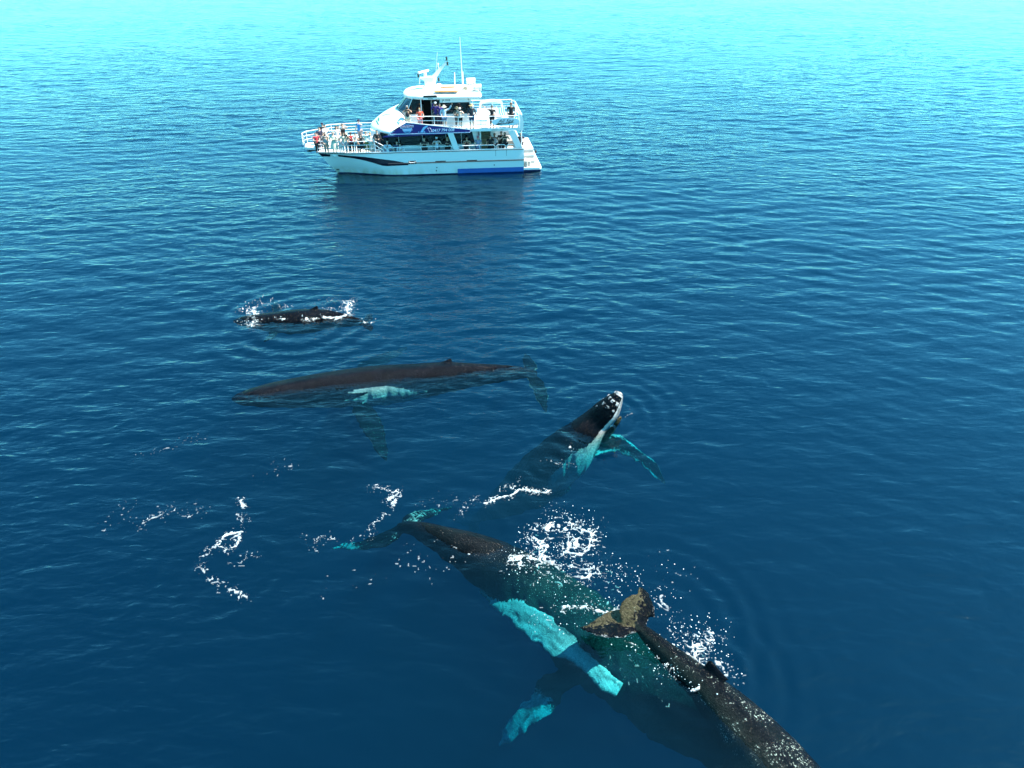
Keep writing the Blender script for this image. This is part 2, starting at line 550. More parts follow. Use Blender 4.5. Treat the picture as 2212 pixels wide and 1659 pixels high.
# rubbing strake, gunwale line, seams of the side gate
mb = MB(); mb.tube([on_hull(x, 0.98, 0.02) for x in np.linspace(-2.7, 8.34, 40)], 0.045); mb.box(8.3, 8.36, -3.05, 3.0, 0.94, 1.03); mb.build('rubbing_strake', rubber, hull)
for sgn in (1,):
    mb = MB()
    xs = np.linspace(-8.15, 8.3, 60)
    mb.tube([on_hull(x, 1.83, 0.012) for x in xs], 0.03); mb.build('gunwale_line', rubber, hull)
g = MB().box(6.06, 6.88, -3.012, -2.99, 1.09, 1.80).build('side_gate', hullm, hull, bevel=0.004)
mb = MB()
for x in (6.03, 6.91): mb.box(x - 0.012, x + 0.012, -3.014, -2.985, 1.03, 1.80)
mb.box(6.03, 6.91, -3.016, -2.985, 1.055, 1.085); mb.build('gate_seam', rubber, hull)
for x0, x1 in ((1.1, 1.95), (3.65, 4.5)):
    MB().box(x0, x1, -3.05, -2.95, 1.03, 1.09).build('side_step', rubber, hull, bevel=0.01)
# recessed fairlead with its cleat, bow fitting, draught marks
a, b = z4(1945, 245), z4(2085, 300)
MB().box(a[0], b[0], -3.03, -2.9, b[1], a[1]).build('fairlead', black, hull, bevel=0.01)
mb = MB(); xm = (a[0] + b[0]) / 2; zm = (a[1] + b[1]) / 2
mb.tube([(xm - .28, -3.05, zm + .06), (xm - .12, -3.05, zm), (xm + .12, -3.05, zm), (xm + .28, -3.05, zm + .06)], .025)
mb.tube([(xm - .18, -3.05, zm - .13), (xm - .08, -3.05, zm)], .025); mb.tube([(xm + .18, -3.05, zm - .13), (xm + .08, -3.05, zm)], .025)
mb.build('cleat', white, hull)
p = on_hull(*z4(605, 160, -2.65), 0.04)
mb = MB(); mb.ellipsoid(p, (0.12, 0.05, 0.08)); mb.ellipsoid(p + Vector((0.16, 0, -0.04)), (0.1, 0.05, 0.06)); mb.tube([p + Vector((-.25, .02, -.08)), p + Vector((.3, .02, -.1))], 0.03); mb.build('bow_fitting', white, hull, smooth=True)
mb = MB()
for k in range(3):
    q = on_hull(*z4(655 + 18 * k, 410, -2.0), 0.012); mb.box(q.x - .03, q.x + .03, q.y - .01, q.y + .02, q.z - .06, q.z + .06)
mb.build('draught_marks', rubber, hull)
mb = MB()
for x, z in ((1.2, 0.55), (5.9, 0.62), (1.15, 0.3)):
    MB().ellipsoid((x, -2.99, z), (0.05, 0.04, 0.05)).build('drain', black, hull)

# foredeck details and pulpit
MB().box(-8.1, -3.98, -2.3, 2.3, 1.805, 1.83).build('foredeck', deckm, boat)
MB().box(-3.92, 8.3, -2.86, 2.86, 1.125, 1.15).build('main_deck', deckm, boat)
mb = MB(); pu0, pu1 = -9.55, -8.0
mb.prism_z([(pu0, -0.5), (pu0 + 0.25, -0.75), (pu1, -0.95), (pu1, 0.95), (pu0 + 0.25, 0.75), (pu0, 0.5)], 1.66, 1.90)
mb.build('bow_pulpit', white, boat, bevel=0.04)
mb = MB(); mb.tube([(-9.3, -0.2, 1.62), (-9.15, -0.3, 1.45), (-8.7, -0.3, 1.55)], 0.07); mb.tube([(-9.35, -0.55, 1.52), (-9.1, -0.3, 1.42), (-9.3, 0.0, 1.5)], 0.05); mb.build('anchor', black, boat)

def railing(name, line, heights, posts, r=0.026, parent=boat, post_r=0.03, base=None):
    """line: plan polyline (x, y, z of the foot); heights: rail levels above it; posts: spacing."""
    mb = MB()
    L_ = [Vector(p) for p in line]
    for h in heights:
        mb.tube([p + Vector((0, 0, h)) for p in L_], r if h < max(heights) else r * 1.25)
    for a, b in zip(L_[:-1], L_[1:]):
        n = max(1, round((b - a).length / posts))
        for k in range(n):
            p = a.lerp(b, k / n)
            mb.tube([p, p + Vector((0, 0, max(heights)))], post_r)
    mb.tube([L_[-1], L_[-1] + Vector((0, 0, max(heights)))], post_r)
    return mb.build(name, railm, parent, smooth=True)
zf = SHEER
railing('foredeck_railing', [(-3.62, -2.92, zf), (-5.2, -2.92, zf), (-6.6, -2.80, zf), (-7.6, -2.6, zf), (-8.22, -2.35, zf)], (0.27, 0.56, 0.84), 1.55)
railing('foredeck_railing', [(-4.0, 2.92, zf), (-5.2, 2.92, zf), (-6.6, 2.80, zf), (-7.6, 2.6, zf), (-8.2, 2.2, zf)], (0.24, 0.46, 0.70, 0.95), 1.6)
railing('pulpit_railing', [(-8.22, -2.35, zf), (-8.4, -1.2, zf), (-9.45, -0.75, zf - 0.05), (-9.7, 0, zf - 0.05), (-9.45, 0.75, zf - 0.05), (-8.4, 1.2, zf), (-8.2, 2.2, zf)], (0.3, 0.6, 0.92), 1.3)
mb = MB()      # rails sloping down to the side walkway
for h0, x1 in ((0.84, -2.62), (0.56, -2.95), (0.27, -3.2)):
    mb.tube([(-3.62, -2.92, zf + h0), (x1 - 0.35, -2.92, zf + h0 - 0.22 * 2 * h0), (x1 - 0.08, -2.92, zf + 0.16), (x1, -2.92, zf)], 0.03)
mb.build('foredeck_railing', railm, boat, smooth=True)
def hoop_rail(x0, x1, h, mid=()):
    mb = MB()
    mb.tube([(x0, -2.93, SHEER), (x0, -2.93, SHEER + h - .1), (x0 + .08, -2.93, SHEER + h - .02), (x0 + .16, -2.93, SHEER + h), (x1 - .16, -2.93, SHEER + h), (x1 - .08, -2.93, SHEER + h - .02), (x1, -2.93, SHEER + h - .1), (x1, -2.93, SHEER)], 0.028)
    for x in mid: mb.tube([(x, -2.93, SHEER), (x, -2.93, SHEER + h)], 0.024)
    return mb.build('side_railing', railm, boat, smooth=True)
hoop_rail(-2.62, 2.50, 0.30, (-1.3, 0.0, 1.15))
hoop_rail(2.95, 5.98, 0.30, (3.9, 4.75))
hoop_rail(6.10, 6.84, 0.30)
hoop_rail(6.96, 7.55, 0.30)
railing('side_railing', [(-3.9, 2.92, zf), (7.4, 2.92, zf)], (0.30,), 1.4)

# main cabin
cab = MB()
plan = lambda f: [(-4.75 + 0.75 * f, 1.6), (-4.62 + 0.75 * f, 1.95), (-4.2 + 0.65 * f, 2.1), (4.55, 2.12), (4.55, -2.12), (-3.7 + 0.5 * f, -2.12), (-4.2 + 0.65 * f, -1.98), (-4.62 + 0.75 * f, -1.6), (-4.75 + 0.75 * f, -1.1)]
cab.grid([[(x, y, z) for x, y in plan((z - 1.15) / 2.1)] for z in (1.15, 2.2, 3.29)], True)
cab.f.append(tuple(range(9))); cab.f.append(tuple(18 + k for k in range(9)))
cabin = cab.build('main_cabin', white, boat)
for sgn in (-1, 1):
    for x0, x1, lean in ((-3.42, -1.75, 0.28), (-1.71, 0.15, 0), (0.19, 2.05, 0), (2.09, 3.30, 0), (3.34, 4.42, -0.25)):
        pts = [(x0, 2.16), (x1 + (lean if lean < 0 else 0) * 0, 2.16), (x1 + lean * (lean < 0), 3.24), (x0 + lean * (lean > 0), 3.24)]
        MB().prism_y(pts, sgn * 2.14, sgn * 2.10).build('window', glass, cabin, bevel=0.004)
mb = MB()
for k, (x, y, sx, sy) in enumerate(((-3.98, 1.0, .55, .4), (-3.98, -0.4, .5, .4))):
    pass
# stair to the upper deck and the aft bulkhead
st = MB()
for k in range(8):
    st.box(4.95, 5.75, -1.35 + 0.19 * k, -1.16 + 0.19 * k, 1.15, 1.42 + 0.265 * k)
st.build('stair', stairm, boat)
MB().box(4.80, 4.93, -2.1, 0.4, 1.15, 3.29).build('stair_wall', white, boat)
MB().box(5.78, 6.05, -1.2, 0.4, 1.15, 3.29).build('stair_wall', white, boat)
MB().box(6.06, 6.55, 0.35, 0.45, 1.15, 3.29).build('stair_wall', white, boat)
MB().box(7.3, 8.0, 0.6, 2.5, 1.15, 1.62).build('aft_seat', grey, boat, bevel=0.03)

# upper deck slab with its pale fascia, pillars under it
mb = MB(); mb.prism_z([(-2.3, -2.94), (8.2, -2.94), (8.32, -2.6), (8.32, 2.6), (8.2, 2.94), (-2.3, 2.94)], 3.30, 3.50); ud = mb.build('upper_deck', white, boat, bevel=0.02)
MB().prism_z([(-0.9, -2.85), (8.1, -2.85), (8.1, 2.85), (-0.9, 2.85)], 3.501, 3.52).build('deck_covering', deckm, ud)
for sgn in (-1, 1):
    y0, y1 = sgn * 3.0, sgn * 2.86
    MB().prism_y([(2.17, 3.31), (2.64, 3.31), (3.10, 1.94), (2.63, 1.94)], y0, y1).build('pillar', white, boat, bevel=0.01)
    MB().prism_y([(7.05, 3.31), (7.60, 3.31), (8.22, 1.94), (7.68, 1.94)], y0, y1).build('pillar', white, boat, bevel=0.01)
MB().tube([(8.25, -2.0, 1.15), (8.25, -2.0, 3.3)], 0.04).build('stanchion', railm, boat)

# side banner with its writing
BY = -3.02
bn = MB().prism_y([(-2.30, 3.30), (-1.02, 4.12), (3.98, 3.46), (3.98, 3.30)], BY, -2.945).build('side_banner', banner_m, boat)
MB().prism_y([(-2.34, 3.245), (-2.34, 3.30), (4.0, 3.30), (4.0, 3.245)], BY - 0.012, -2.90).build('banner_edge', pale, bn)
mb = MB(); mb.prism_y([(-1.04, 4.12), (-1.0, 4.17), (4.02, 3.51), (3.98, 3.46)], BY - 0.012, -2.90); mb.build('banner_edge', white, bn)
mb = MB().prism_y([(-2.95, 3.05), (-2.40, 3.24), (2.1, 3.24), (2.1, 3.16), (-2.6, 3.03)], -2.90, -2.86); mb.build('lower_valance', banner_m, boat)

def text(s, size, x, z, y, mat, parent, rot=0.0, shear=0.0, xs=1.0, align='CENTER', bold=0.0, name='lettering'):
    cu = bpy.data.curves.new('t', 'FONT')
    cu.body = s; cu.size = size; cu.shear = shear; cu.align_x = align; cu.align_y = 'CENTER'; cu.extrude = 0.004; cu.offset = bold
    o = bpy.data.objects.new('t', cu); COL.objects.link(o)
    me = bpy.data.meshes.new_from_object(o.evaluated_get(bpy.context.evaluated_depsgraph_get()))
    bpy.data.objects.remove(o); bpy.data.curves.remove(cu)
    me.name = name
    me.transform(Matrix.Translation((x, y, z)) @ Matrix.Rotation(rot, 4, 'Y') @ Matrix.Diagonal((xs, 1, 1, 1)) @ Matrix.Rotation(R(90), 4, 'X'))
    me.materials.clear(); me.materials.append(mat)
    o = bpy.data.objects.new(name, me); COL.objects.link(o); o.parent = parent
    return o
def ring(cx, cz, y, r0, r1, n=40, a0=0, a1=2 * math.pi):
    mb = MB()
    rows = []
    for i in range(n + 1):
        a = a0 + (a1 - a0) * i / n
        rows.append([(cx + r0 * math.cos(a), y, cz + r0 * math.sin(a)), (cx + r1 * math.cos(a), y, cz + r1 * math.sin(a)), (cx + r1 * math.cos(a), y + .006, cz + r1 * math.sin(a)), (cx + r0 * math.cos(a), y + .006, cz + r0 * math.sin(a))])
    mb.grid(rows, True)
    return mb
ph = by(1268, 849, BY); text('0417 794 008', 0.315, ph.x + 0.06, ph.z, BY - 0.012, pale, bn, rot=R(-1.0), shear=0.25, xs=1.0, bold=0.008)
em = by(968, 835, BY)
ring(em.x, em.z, BY - 0.008, 0.32, 0.36).build('badge_ring', seal_b, bn)
mb = MB(); mb.prism_y([(em.x - .52, em.z + .01), (em.x + .50, em.z + .09), (em.x + .53, em.z + .27), (em.x - .54, em.z + .20)], BY - 0.018, BY - 0.010); mb.build('badge_plate', rose, bn)
text('World Class', 0.20, em.x, em.z + 0.145, BY - 0.024, red_l, bn, rot=R(-3), xs=0.92, bold=0.003)
mb = MB(); mb.prism_y([(em.x - .34, em.z - .02), (em.x + .38, em.z + .03), (em.x + .30, em.z - .22), (em.x - .28, em.z - .22)], BY - 0.018, BY - 0.010); mb.build('badge_plate', seal_b, bn)
text('VIEWING', 0.19, em.x + .02, em.z - 0.10, BY - 0.024, pale, bn, rot=R(-3), bold=0.003)
# breaching whale and phone pictures on the banner
w0 = lambda zx, zy: (lambda p: (p.x, p.z))(by(zx, zy, BY))
mb = MB(); mb.prism_y([w0(1078, 868), w0(1090, 850), w0(1105, 825), w0(1130, 810), w0(1150, 808), w0(1142, 818), w0(1128, 830), w0(1112, 846), w0(1106, 868)][::-1], BY - 0.012, BY - 0.006)
mb.prism_y([w0(1060, 868), w0(1068, 858), w0(1074, 868)][::-1], BY - 0.012, BY - 0.006); mb.prism_y([w0(1110, 868), w0(1116, 852), w0(1124, 868)][::-1], BY - 0.012, BY - 0.006); mb.build('whale_picture', seal_b, bn)
q = [w0(1146, 832), w0(1166, 828), w0(1180, 862), w0(1160, 866)]
mb = MB(); mb.tube([(x, BY - 0.008, z) for x, z in q], 0.016, n=5, closed=True); mb.tube([(q[0][0] - .05, BY - 0.008, q[0][1] - .05), (q[0][0] - .02, BY - .008, q[0][1] + .06)], .012, n=5); mb.build('phone_picture', pale, bn)
tx = by(830, 888, -2.9); text('Aratin', 0.20, tx.x, tx.z - .01, -2.915, pale, boat, shear=0.3, bold=0.004, name='hull_lettering')
f1 = by(1735, 846, -3.0)
for word, dx in (('HERVEY', 0.0), ('BAY', 0.62)): text(word, 0.12, f1.x - 0.2 + dx, 3.40, -2.965, grey, ud, xs=1.2)

# white forward dome and its emblem
NU, NV = 41, 22
def dome(u, v):
    y = -2.96 + 5.92 * u
    k = abs(y) / 2.96
    xf, xb_ = -4.02 + 1.70 * k ** 2.4, -1.72 + 0.72 * k ** 2
    zb = 4.66 - 0.54 * sm(0.55, 1.0, k)
    c = v ** 0.86
    b_ = math.sin(math.pi * v)
    return (xf + (xb_ - xf) * v - 0.06 * b_ * (1 - k), y, 3.38 + (zb - 3.38) * c + 0.13 * b_ * (1 - k ** 2))
mb = MB()
rows = []
lip = [[(dome(u, 0)[0] + 0.75 * (1 - abs(2 * u - 1) ** 3) + 0.02, dome(u, 0)[1], 3.05 + 0.2 * abs(2 * u - 1) ** 3) for u in np.linspace(0, 1, NU)],
       [(dome(u, 0)[0] + 0.12, dome(u, 0)[1], 3.20 + 0.06 * abs(2 * u - 1)) for u in np.linspace(0, 1, NU)],
       [(dome(u, 0)[0] - 0.0, dome(u, 0)[1], 3.30) for u in np.linspace(0, 1, NU)]]
rows = lip + [[dome(u, v) for u in np.linspace(0, 1, NU)] for v in np.linspace(0, 1, NV)]
rows.append([(x + 0.25, y, max(z - 0.25, 3.52)) for x, y, z in rows[-1]])
rows.append([(-0.6, y, 3.40) for x, y, z in rows[-1]])
mb.grid(rows); front = mb.build('forward_dome', white, boat, smooth=True)
front.data.set_sharp_from_angle(angle=R(45))
_dv = BVHTree.FromPolygons([v.co.copy() for v in front.data.vertices], [tuple(p.vertices) for p in front.data.polygons])
def dome_decal(name, pts, mat):
    """Outline in the enlarged view laid on the dome's surface."""
    P, _ = catmull2(pts + [pts[0]], 40)
    c = P[:-1].mean(0)
    vs, ring_ = [], []
    for k in (0.0, 0.5, 1.0):
        for q in P[:-1]:
            o_, d_ = _boat_ray(*(c + (q - c) * k))
            hit, nor, _, _ = _dv.ray_cast(o_, d_.normalized())
            if hit is None: hit = by(q[0], q[1], -0.5)
            vs.append(hit - d_.normalized() * 0.012)
    n = 39
    fs = [(r * n + i, r * n + (i + 1) % n, (r + 1) * n + (i + 1) % n, (r + 1) * n + i) for r in range(2) for i in range(n)]
    return mesh_obj(name, vs, fs, mat, front)
s3 = lambda px, py: ((200 + px / 13.825) * 2.9105, (220 + py / 13.825) * 2.9105)
dome_decal('emblem', [s3(550, 590), s3(610, 480), s3(622, 560), s3(640, 650), s3(700, 770), s3(655, 770), s3(600, 680)], teal_g)
dome_decal('emblem', [s3(690, 440), s3(715, 480), s3(712, 560), s3(700, 650), s3(660, 610), s3(640, 550), s3(660, 490)], teal_g)
mb = MB()
hp = [by(*s3(835, 425), -0.6), by(*s3(950, 375), -0.6), by(*s3(1050, 350), -0.6), by(*s3(1130, 350), -0.6), by(*s3(1150, 372), -0.6)]
_pp = []
for px, py in ((835, 425), (950, 378), (1050, 352), (1125, 350), (1150, 372)):
    o_, d_ = _boat_ray(*s3(px, py)); hit = _dv.ray_cast(o_, d_.normalized())[0]
    if hit: _pp.append(hit + Vector((0, -0.03, 0.05)))
if len(_pp) > 2: MB().tube(_pp, 0.028).build('grab_rail', grey, front)

# wheelhouse
WY = 1.88
wh = MB()
plan2 = [(-0.95, -1.55), (-0.55, -WY), (4.45, -WY), (4.45, WY), (-0.55, WY), (-0.95, 1.55), (-1.1, 0.0)]
# walls: far side, aft, and the near side split round the door
wh.prism_y([(-0.9, 3.52), (4.50, 3.52), (4.20, 4.48), (-0.9, 4.48)], WY - 0.08, WY)
wh.prism_y([(2.2, 5.34), (4.05, 5.34), (3.95, 5.66), (-0.3, 5.66), (-0.2, 5.34)], WY - 0.08, WY)
wh.box(4.05, 4.2, -WY + 0.09, WY - 0.09, 3.52, 5.66)
wh.prism_y([(1.72, 3.52), (4.62, 3.52), (4.22, 4.47), (1.72, 4.47)], -WY, -WY + 0.08)
wh.prism_y([(1.50, 5.34), (4.05, 5.34), (3.95, 5.66), (1.50, 5.66)], -WY, -WY + 0.08)
wh.prism_y([(-0.95, 3.52), (0.20, 3.52), (0.20, 4.50), (-1.0, 4.50)], -WY, -WY + 0.08)
wh.box(0.20, 0.27, -WY - 0.01, -WY + 0.09, 3.52, 5.60)
wheel = wh.build('wheelhouse', white, boat)
MB().prism_y([(1.74, 4.47), (4.20, 4.47), (4.05, 5.34), (1.50, 5.34), (1.50, 5.0)], -WY + 0.01, -WY + 0.05).build('window', glass, wheel)
MB().prism_y([(-0.98, 4.50), (0.20, 4.50), (0.20, 5.60), (-0.42, 5.60)], -WY + 0.01, -WY + 0.05).build('window', glass, wheel)
MB().prism_y([(-0.9, 4.48), (4.2, 4.48), (4.05, 5.34), (-0.2, 5.34)], WY - 0.05, WY - 0.02).build('window', glass, wheel)
MB().box(1.06, 1.72, -WY - 0.05, -WY - 0.012, 3.55, 5.56).build('sliding_door', glass, wheel, bevel=0.01)
mb = MB(); mb.box(-0.6, 4.0, -1.7, 1.7, 3.525, 3.56); mb.box(0.4, 4.0, 0.5, 1.75, 3.55, 5.0); mb.box(-0.4, 0.1, -1.3, 1.3, 3.55, 4.55); mb.build('helm_console', dark, wheel)
for n_ in (1.04, 1.72):
    MB().box(n_ - .025, n_ + .025, -WY - 0.06, -WY - 0.005, 3.53, 5.58).build('door_frame', grey, wheel)
text('JA 1018', 0.20, by(1283, 601, -WY).x + 0.16, 5.50, -WY - 0.012, grey, wheel, bold=0.008)
mb = MB()      # raked wrap-round windscreen
def ws(u, v):
    y = -1.84 + 3.68 * u
    k = abs(y) / 1.84
    return (-1.80 + 0.80 * k ** 2.2 + v * (1.02 - 0.40 * k ** 2.2), y * (1 - 0.03 * v), 4.62 - 0.16 * k ** 2 + v * (1.16 + 0.10 * k ** 2))
mb.grid([[ws(u, v) for u in np.linspace(0, 1, 25)] for v in np.linspace(0, 1, 6)]); wsc = mb.build('windscreen', plain('blue_glass', (0.012, 0.028, 0.05), 0.05, spec=0.7), wheel, smooth=True)
for u in (0.0, 0.3, 0.7, 1.0):
    MB().tube([Vector(ws(u, v)) + Vector((-0.012, 0, 0)) for v in (0, .5, 1)], 0.035).build('windscreen_post', white if u in (0, 1) else grey, wsc)
mb = MB(); mb.grid([[Vector(ws(u, v)) + Vector((o_, 0, 0.01)) for u in np.linspace(0, 1, 25)] for v, o_ in ((0.11, -0.03), (0.0, -0.035), (-0.10, -0.03))]); mb.build('windscreen_sill', grey, wsc)
for u in (0.42, 0.2):
    MB().tube([Vector(ws(u, 0.02)) + Vector((-0.05, 0, 0.02)), Vector(ws(u - .1, 0.75)) + Vector((-0.05, 0, 0.02))], 0.015).build('wiper', black, wsc)

# roof
def roof_out(k):
    pts = []
    for x, y in ((-1.18, 0.0), (-1.08, 0.8), (-0.8, 1.45), (-0.3, 1.85), (0.4, 2.02), (4.8, 2.05), (5.0, 1.95), (5.08, 1.6)):
        pts.append((x, y))
    full = [(x, -y) for x, y in pts] + [(x, y) for x, y in pts[:0:-1]]
    return [(1.9 + (x - 1.9) * k, y * k) for x, y in full]
mb = MB()
rows = [[(x, y, z) for x, y in roof_out(k)] for k, z in ((0.90, 5.60), (0.985, 5.62), (1.0, 5.68), (1.0, 5.80), (0.965, 5.93), (0.90, 6.00), (0.6, 6.06), (0.2, 6.08))]
mb.grid(rows, True); n_ = len(rows[0]); mb.f.append(tuple(range(n_))); mb.f.append(tuple(7 * n_ + k for k in range(n_)))
roof = mb.build('roof', white, boat, smooth=True)
mb = MB(); mb.box(0.42, 1.42, -2.12, -1.9, 5.62, 5.78); air = mb.build('air_vent', white, roof, bevel=0.015)
MB().box(0.48, 1.52, -2.135, -1.95, 5.79, 5.93).build('vent_grille', black, air, bevel=0.008)
MB().box(0.80, 1.2, -2.126, -2.115, 5.66, 5.73).build('vent_plate', grey, air)

# mast with radar, lamps
def boxbar(mb, a, b, w0_, w1_, d0, d1):
    """Tapered bar of rectangular section from a to b: widths along x, depths along y."""
    a, b = Vector(a), Vector(b)
    vs = []
    for p, w_, d in ((a, w0_, d0), (b, w1_, d1)):
        vs += [(p.x - w_, p.y - d, p.z), (p.x + w_, p.y - d, p.z), (p.x + w_, p.y + d, p.z), (p.x - w_, p.y + d, p.z)]
    mb.add(vs, [(0, 3, 2, 1), (4, 5, 6, 7), (0, 1, 5, 4), (1, 2, 6, 5), (2, 3, 7, 6), (3, 0, 4, 7)])
m0, m1, m2 = by(1150, 500, 0), by(1195, 395, 0), by(1303, 262, 0)
mb = MB(); boxbar(mb, (m0.x - .05, 0, 6.0), (m1.x, 0, m1.z), 0.52, 0.26, 0.42, 0.2); boxbar(mb, (m1.x, 0, m1.z - 0.02), m2, 0.24, 0.08, 0.19, 0.07)
arm = by(1075, 400, 0)
mb.prism_y([(arm.x, arm.z + .05), (arm.x, arm.z - .05), (arm.x + .35, arm.z - .18), (m0.x - .25, m1.z - .75), (m1.x, m1.z - .3), (m1.x, m1.z + .06)], -0.28, 0.28)
mast = mb.build('mast', white, boat, bevel=0.03)
rc = by(1120, 372, 0)
mb = MB(); mb.tube([(rc.x, 0, arm.z), (rc.x, 0, rc.z + .12)], 0.16, n=14, r2=0.12); mb.build('radar_base', white, mast, smooth=True)
ra, rb = by(1062, 338, -.3), by(1148, 358, .3)
mb = MB(); mb.tube([(ra.x, ra.y - .2, rc.z + .2), (rb.x, rb.y + .2, rc.z + .2)], 0.09, n=10); mb.build('radar_bar', white, mast, smooth=True)
for zx, zy in ((1305, 238), (1313, 280), (1064, 383), (1238, 415)):
    p = by(zx, zy, -0.05)
    mb = MB(); mb.tube([(p.x, p.y, p.z - .13), (p.x, p.y, p.z - .06), (p.x, p.y, p.z + .02), (p.x, p.y, p.z + .06), (p.x, p.y, p.z + .12)], 0.06, n=10); mb.ellipsoid((p.x, p.y, p.z - .11), (.11, .11, .03)); mb.ellipsoid((p.x, p.y, p.z + .10), (.10, .10, .035)); mb.build('navigation_lamp', black, mast)
MB().tube([(m2.x + .08, 0, m2.z - .22), (m2.x - .08, 0, m2.z - .25)], 0.03).build('lamp_bracket', white, mast)
p = by(1232, 290, 0.1); mb = MB(); mb.tube([(p.x + .05, .1, p.z - .35), (p.x, .1, p.z - .05)], .035); mb.ellipsoid((p.x, .1, p.z + .02), (.07, .07, .12)); mb.build('horn', white, mast)
def aerial(z0x, z0y, z1x, z1y, y, r0=0.03, r1=0.012):
    a, b = by(z0x, z0y, y), by(z1x, z1y, y)
    MB().tube([a - Vector((0, 0, 0.12)), a.lerp(b, .3), b], r0, r2=r1).build('aerial', railm, boat, smooth=True)
aerial(1441, 448, 1417, 55, 1.2, 0.045, 0.02)
aerial(1214, 335, 1226, 180, 0.3, 0.02, 0.01)
aerial(1375, 448, 1373, 355, 1.4, 0.045, 0.04)
aerial(1447, 450, 1444, 350, 1.45, 0.035, 0.03)
aerial(1075, 440, 1075, 405, -0.6, 0.03, 0.03)
p = by(1238, 440, 0.8); MB().ellipsoid((p.x, .8, 6.12), (.28, .28, .18)).build('dome_aerial', white, boat, smooth=True)

# upper deck railing
z0 = 3.50
railing('upper_railing', [(-0.6, -2.93, 3.62), (1.2, -2.93, 3.6), (3.1, -2.93, z0), (4.9, -2.93, z0), (6.5, -2.93, z0), (7.95, -2.93, z0)], (0.30, 0.62, 0.94), 1.3, r=0.024)
railing('upper_railing', [(7.95, -2.93, z0), (8.2, -2.4, z0), (8.2, 0, z0), (8.2, 2.4, z0), (7.95, 2.93, z0)], (0.30, 0.62, 0.94), 1.2, r=0.03, post_r=0.045)
railing('upper_railing', [(7.95, 2.93, z0), (4.6, 2.93, z0), (1.0, 2.93, z0)], (0.30, 0.5, 0.72, 1.0), 1.5, r=0.03)
mb = MB(); mb.prism_y([(7.82, 3.3), (8.30, 3.3), (8.30, 4.1), (8.1, 4.55), (7.95, 4.55), (7.90, 4.0)], -2.96, -2.90); mb.build('corner_plate', white, boat)
# arched white backrest against the far rail
a0, a1 = by(1585, 665, 2.4), by(1785, 650, 2.4)
pts = [(a0.x, 3.55)] + [(a0.x + (a1.x - a0.x) * (0.5 - 0.5 * math.cos(math.pi * k / 14)), 4.25 + 0.42 * math.sin(math.pi * k / 14) ** 0.6) for k in range(15)] + [(a1.x, 3.55)]
pts2 = [(x * 0.86 + 0.14 * (a0.x + a1.x) / 2, 3.55 + (z - 3.55) * 0.78) for x, z in pts]
mb = MB()
n_ = len(pts)
vs = [(x, 2.35, z) for x, z in pts] + [(x, 2.35, z) for x, z in pts2] + [(x, 2.45, z) for x, z in pts] + [(x, 2.45, z) for x, z in pts2]
fs = []
for i in range(n_ - 1):
    fs += [(i, i + 1, n_ + i + 1, n_ + i), (2 * n_ + i, 3 * n_ + i, 3 * n_ + i + 1, 2 * n_ + i + 1), (i, 2 * n_ + i, 2 * n_ + i + 1, i + 1), (n_ + i, n_ + i + 1, 3 * n_ + i + 1, 3 * n_ + i)]
mb.add(vs, fs); mb.build('seat_arch', white, boat)
MB().box(4.9, 7.2, 1.9, 2.4, 3.53, 3.98).build('upper_bench', white, boat, bevel=0.04)
MB().box(4.85, 6.3, 0.1, 0.6, 3.53, 3.95).build('upper_bench', white, boat, bevel=0.04)
MB().box(4.55, 5.5, -1.6, -1.1, 3.53, 3.95).build('upper_bench', white, boat, bevel=0.04)
# oval name board on the rail
c0 = by(1808, 776, -3.0)
mb = MB(); mb.prism_y([(c0.x + 1.11 * math.copysign(abs(math.cos(a)) ** 0.8, math.cos(a)), c0.z + 0.31 * math.sin(a) + 0.02 * math.cos(a)) for a in np.linspace(0, 2 * math.pi, 40, endpoint=False)], -3.03, -2.985)
sg = mb.build('name_board', sign_b, boat)
text('All Sea', 0.36, c0.x - 0.02, c0.z + 0.07, -3.040, navy, sg, rot=R(-2), shear=0.5, xs=1.25)
mb = MB(); mb.prism_y([(c0.x - .82, c0.z - .17), (c0.x - .6, c0.z - .22), (c0.x + .2, c0.z - .15), (c0.x + .75, c0.z - .03), (c0.x + .2, c0.z - .05), (c0.x - .6, c0.z - .10)], -3.042, -3.032); mb.build('board_stroke', navy, sg)
text('CHARTERS', 0.10, c0.x - 0.12, c0.z - 0.125, -3.048, sign_b, sg, rot=R(-3), xs=1.2)

# stern: transom platform and the stepped box
mb = MB(); mb.prism_z([(8.3, -2.98), (9.7, -2.98), (9.85, -2.8), (9.85, 2.8), (9.7, 2.98), (8.3, 2.98)], 0.12, 0.33); pf = mb.build('swim_platform', white, boat, bevel=0.03)
mb = MB(); mb.prism_z([(8.3, -2.9), (9.75, -2.9), (9.75, 2.9), (8.3, 2.9)], -0.6, 0.115); mb.build('platform_float', navy_foul, pf)
stp = MB()
for k, (y0, x1) in enumerate(((-2.0, 9.42), (-1.72, 9.38), (-1.44, 9.34))):
    stp.box(8.36, x1, y0, 2.2, 0.335 + 0.37 * k + (0.001 * k), 0.335 + 0.37 * (k + 1))
sst = stp.build('stern_steps', white, boat, bevel=0.012)
for k, (y0, x1) in enumerate(((-2.0, 9.42), (-1.72, 9.38), (-1.44, 9.34))):
    MB().box(8.38, x1 - 0.03, y0 - 0.008, y0 + 0.05, 0.36 + 0.37 * k, 0.335 + 0.37 * k + 0.25).build('riser_shade', grey, sst)  # grey panels put the shade of the step fronts into colour
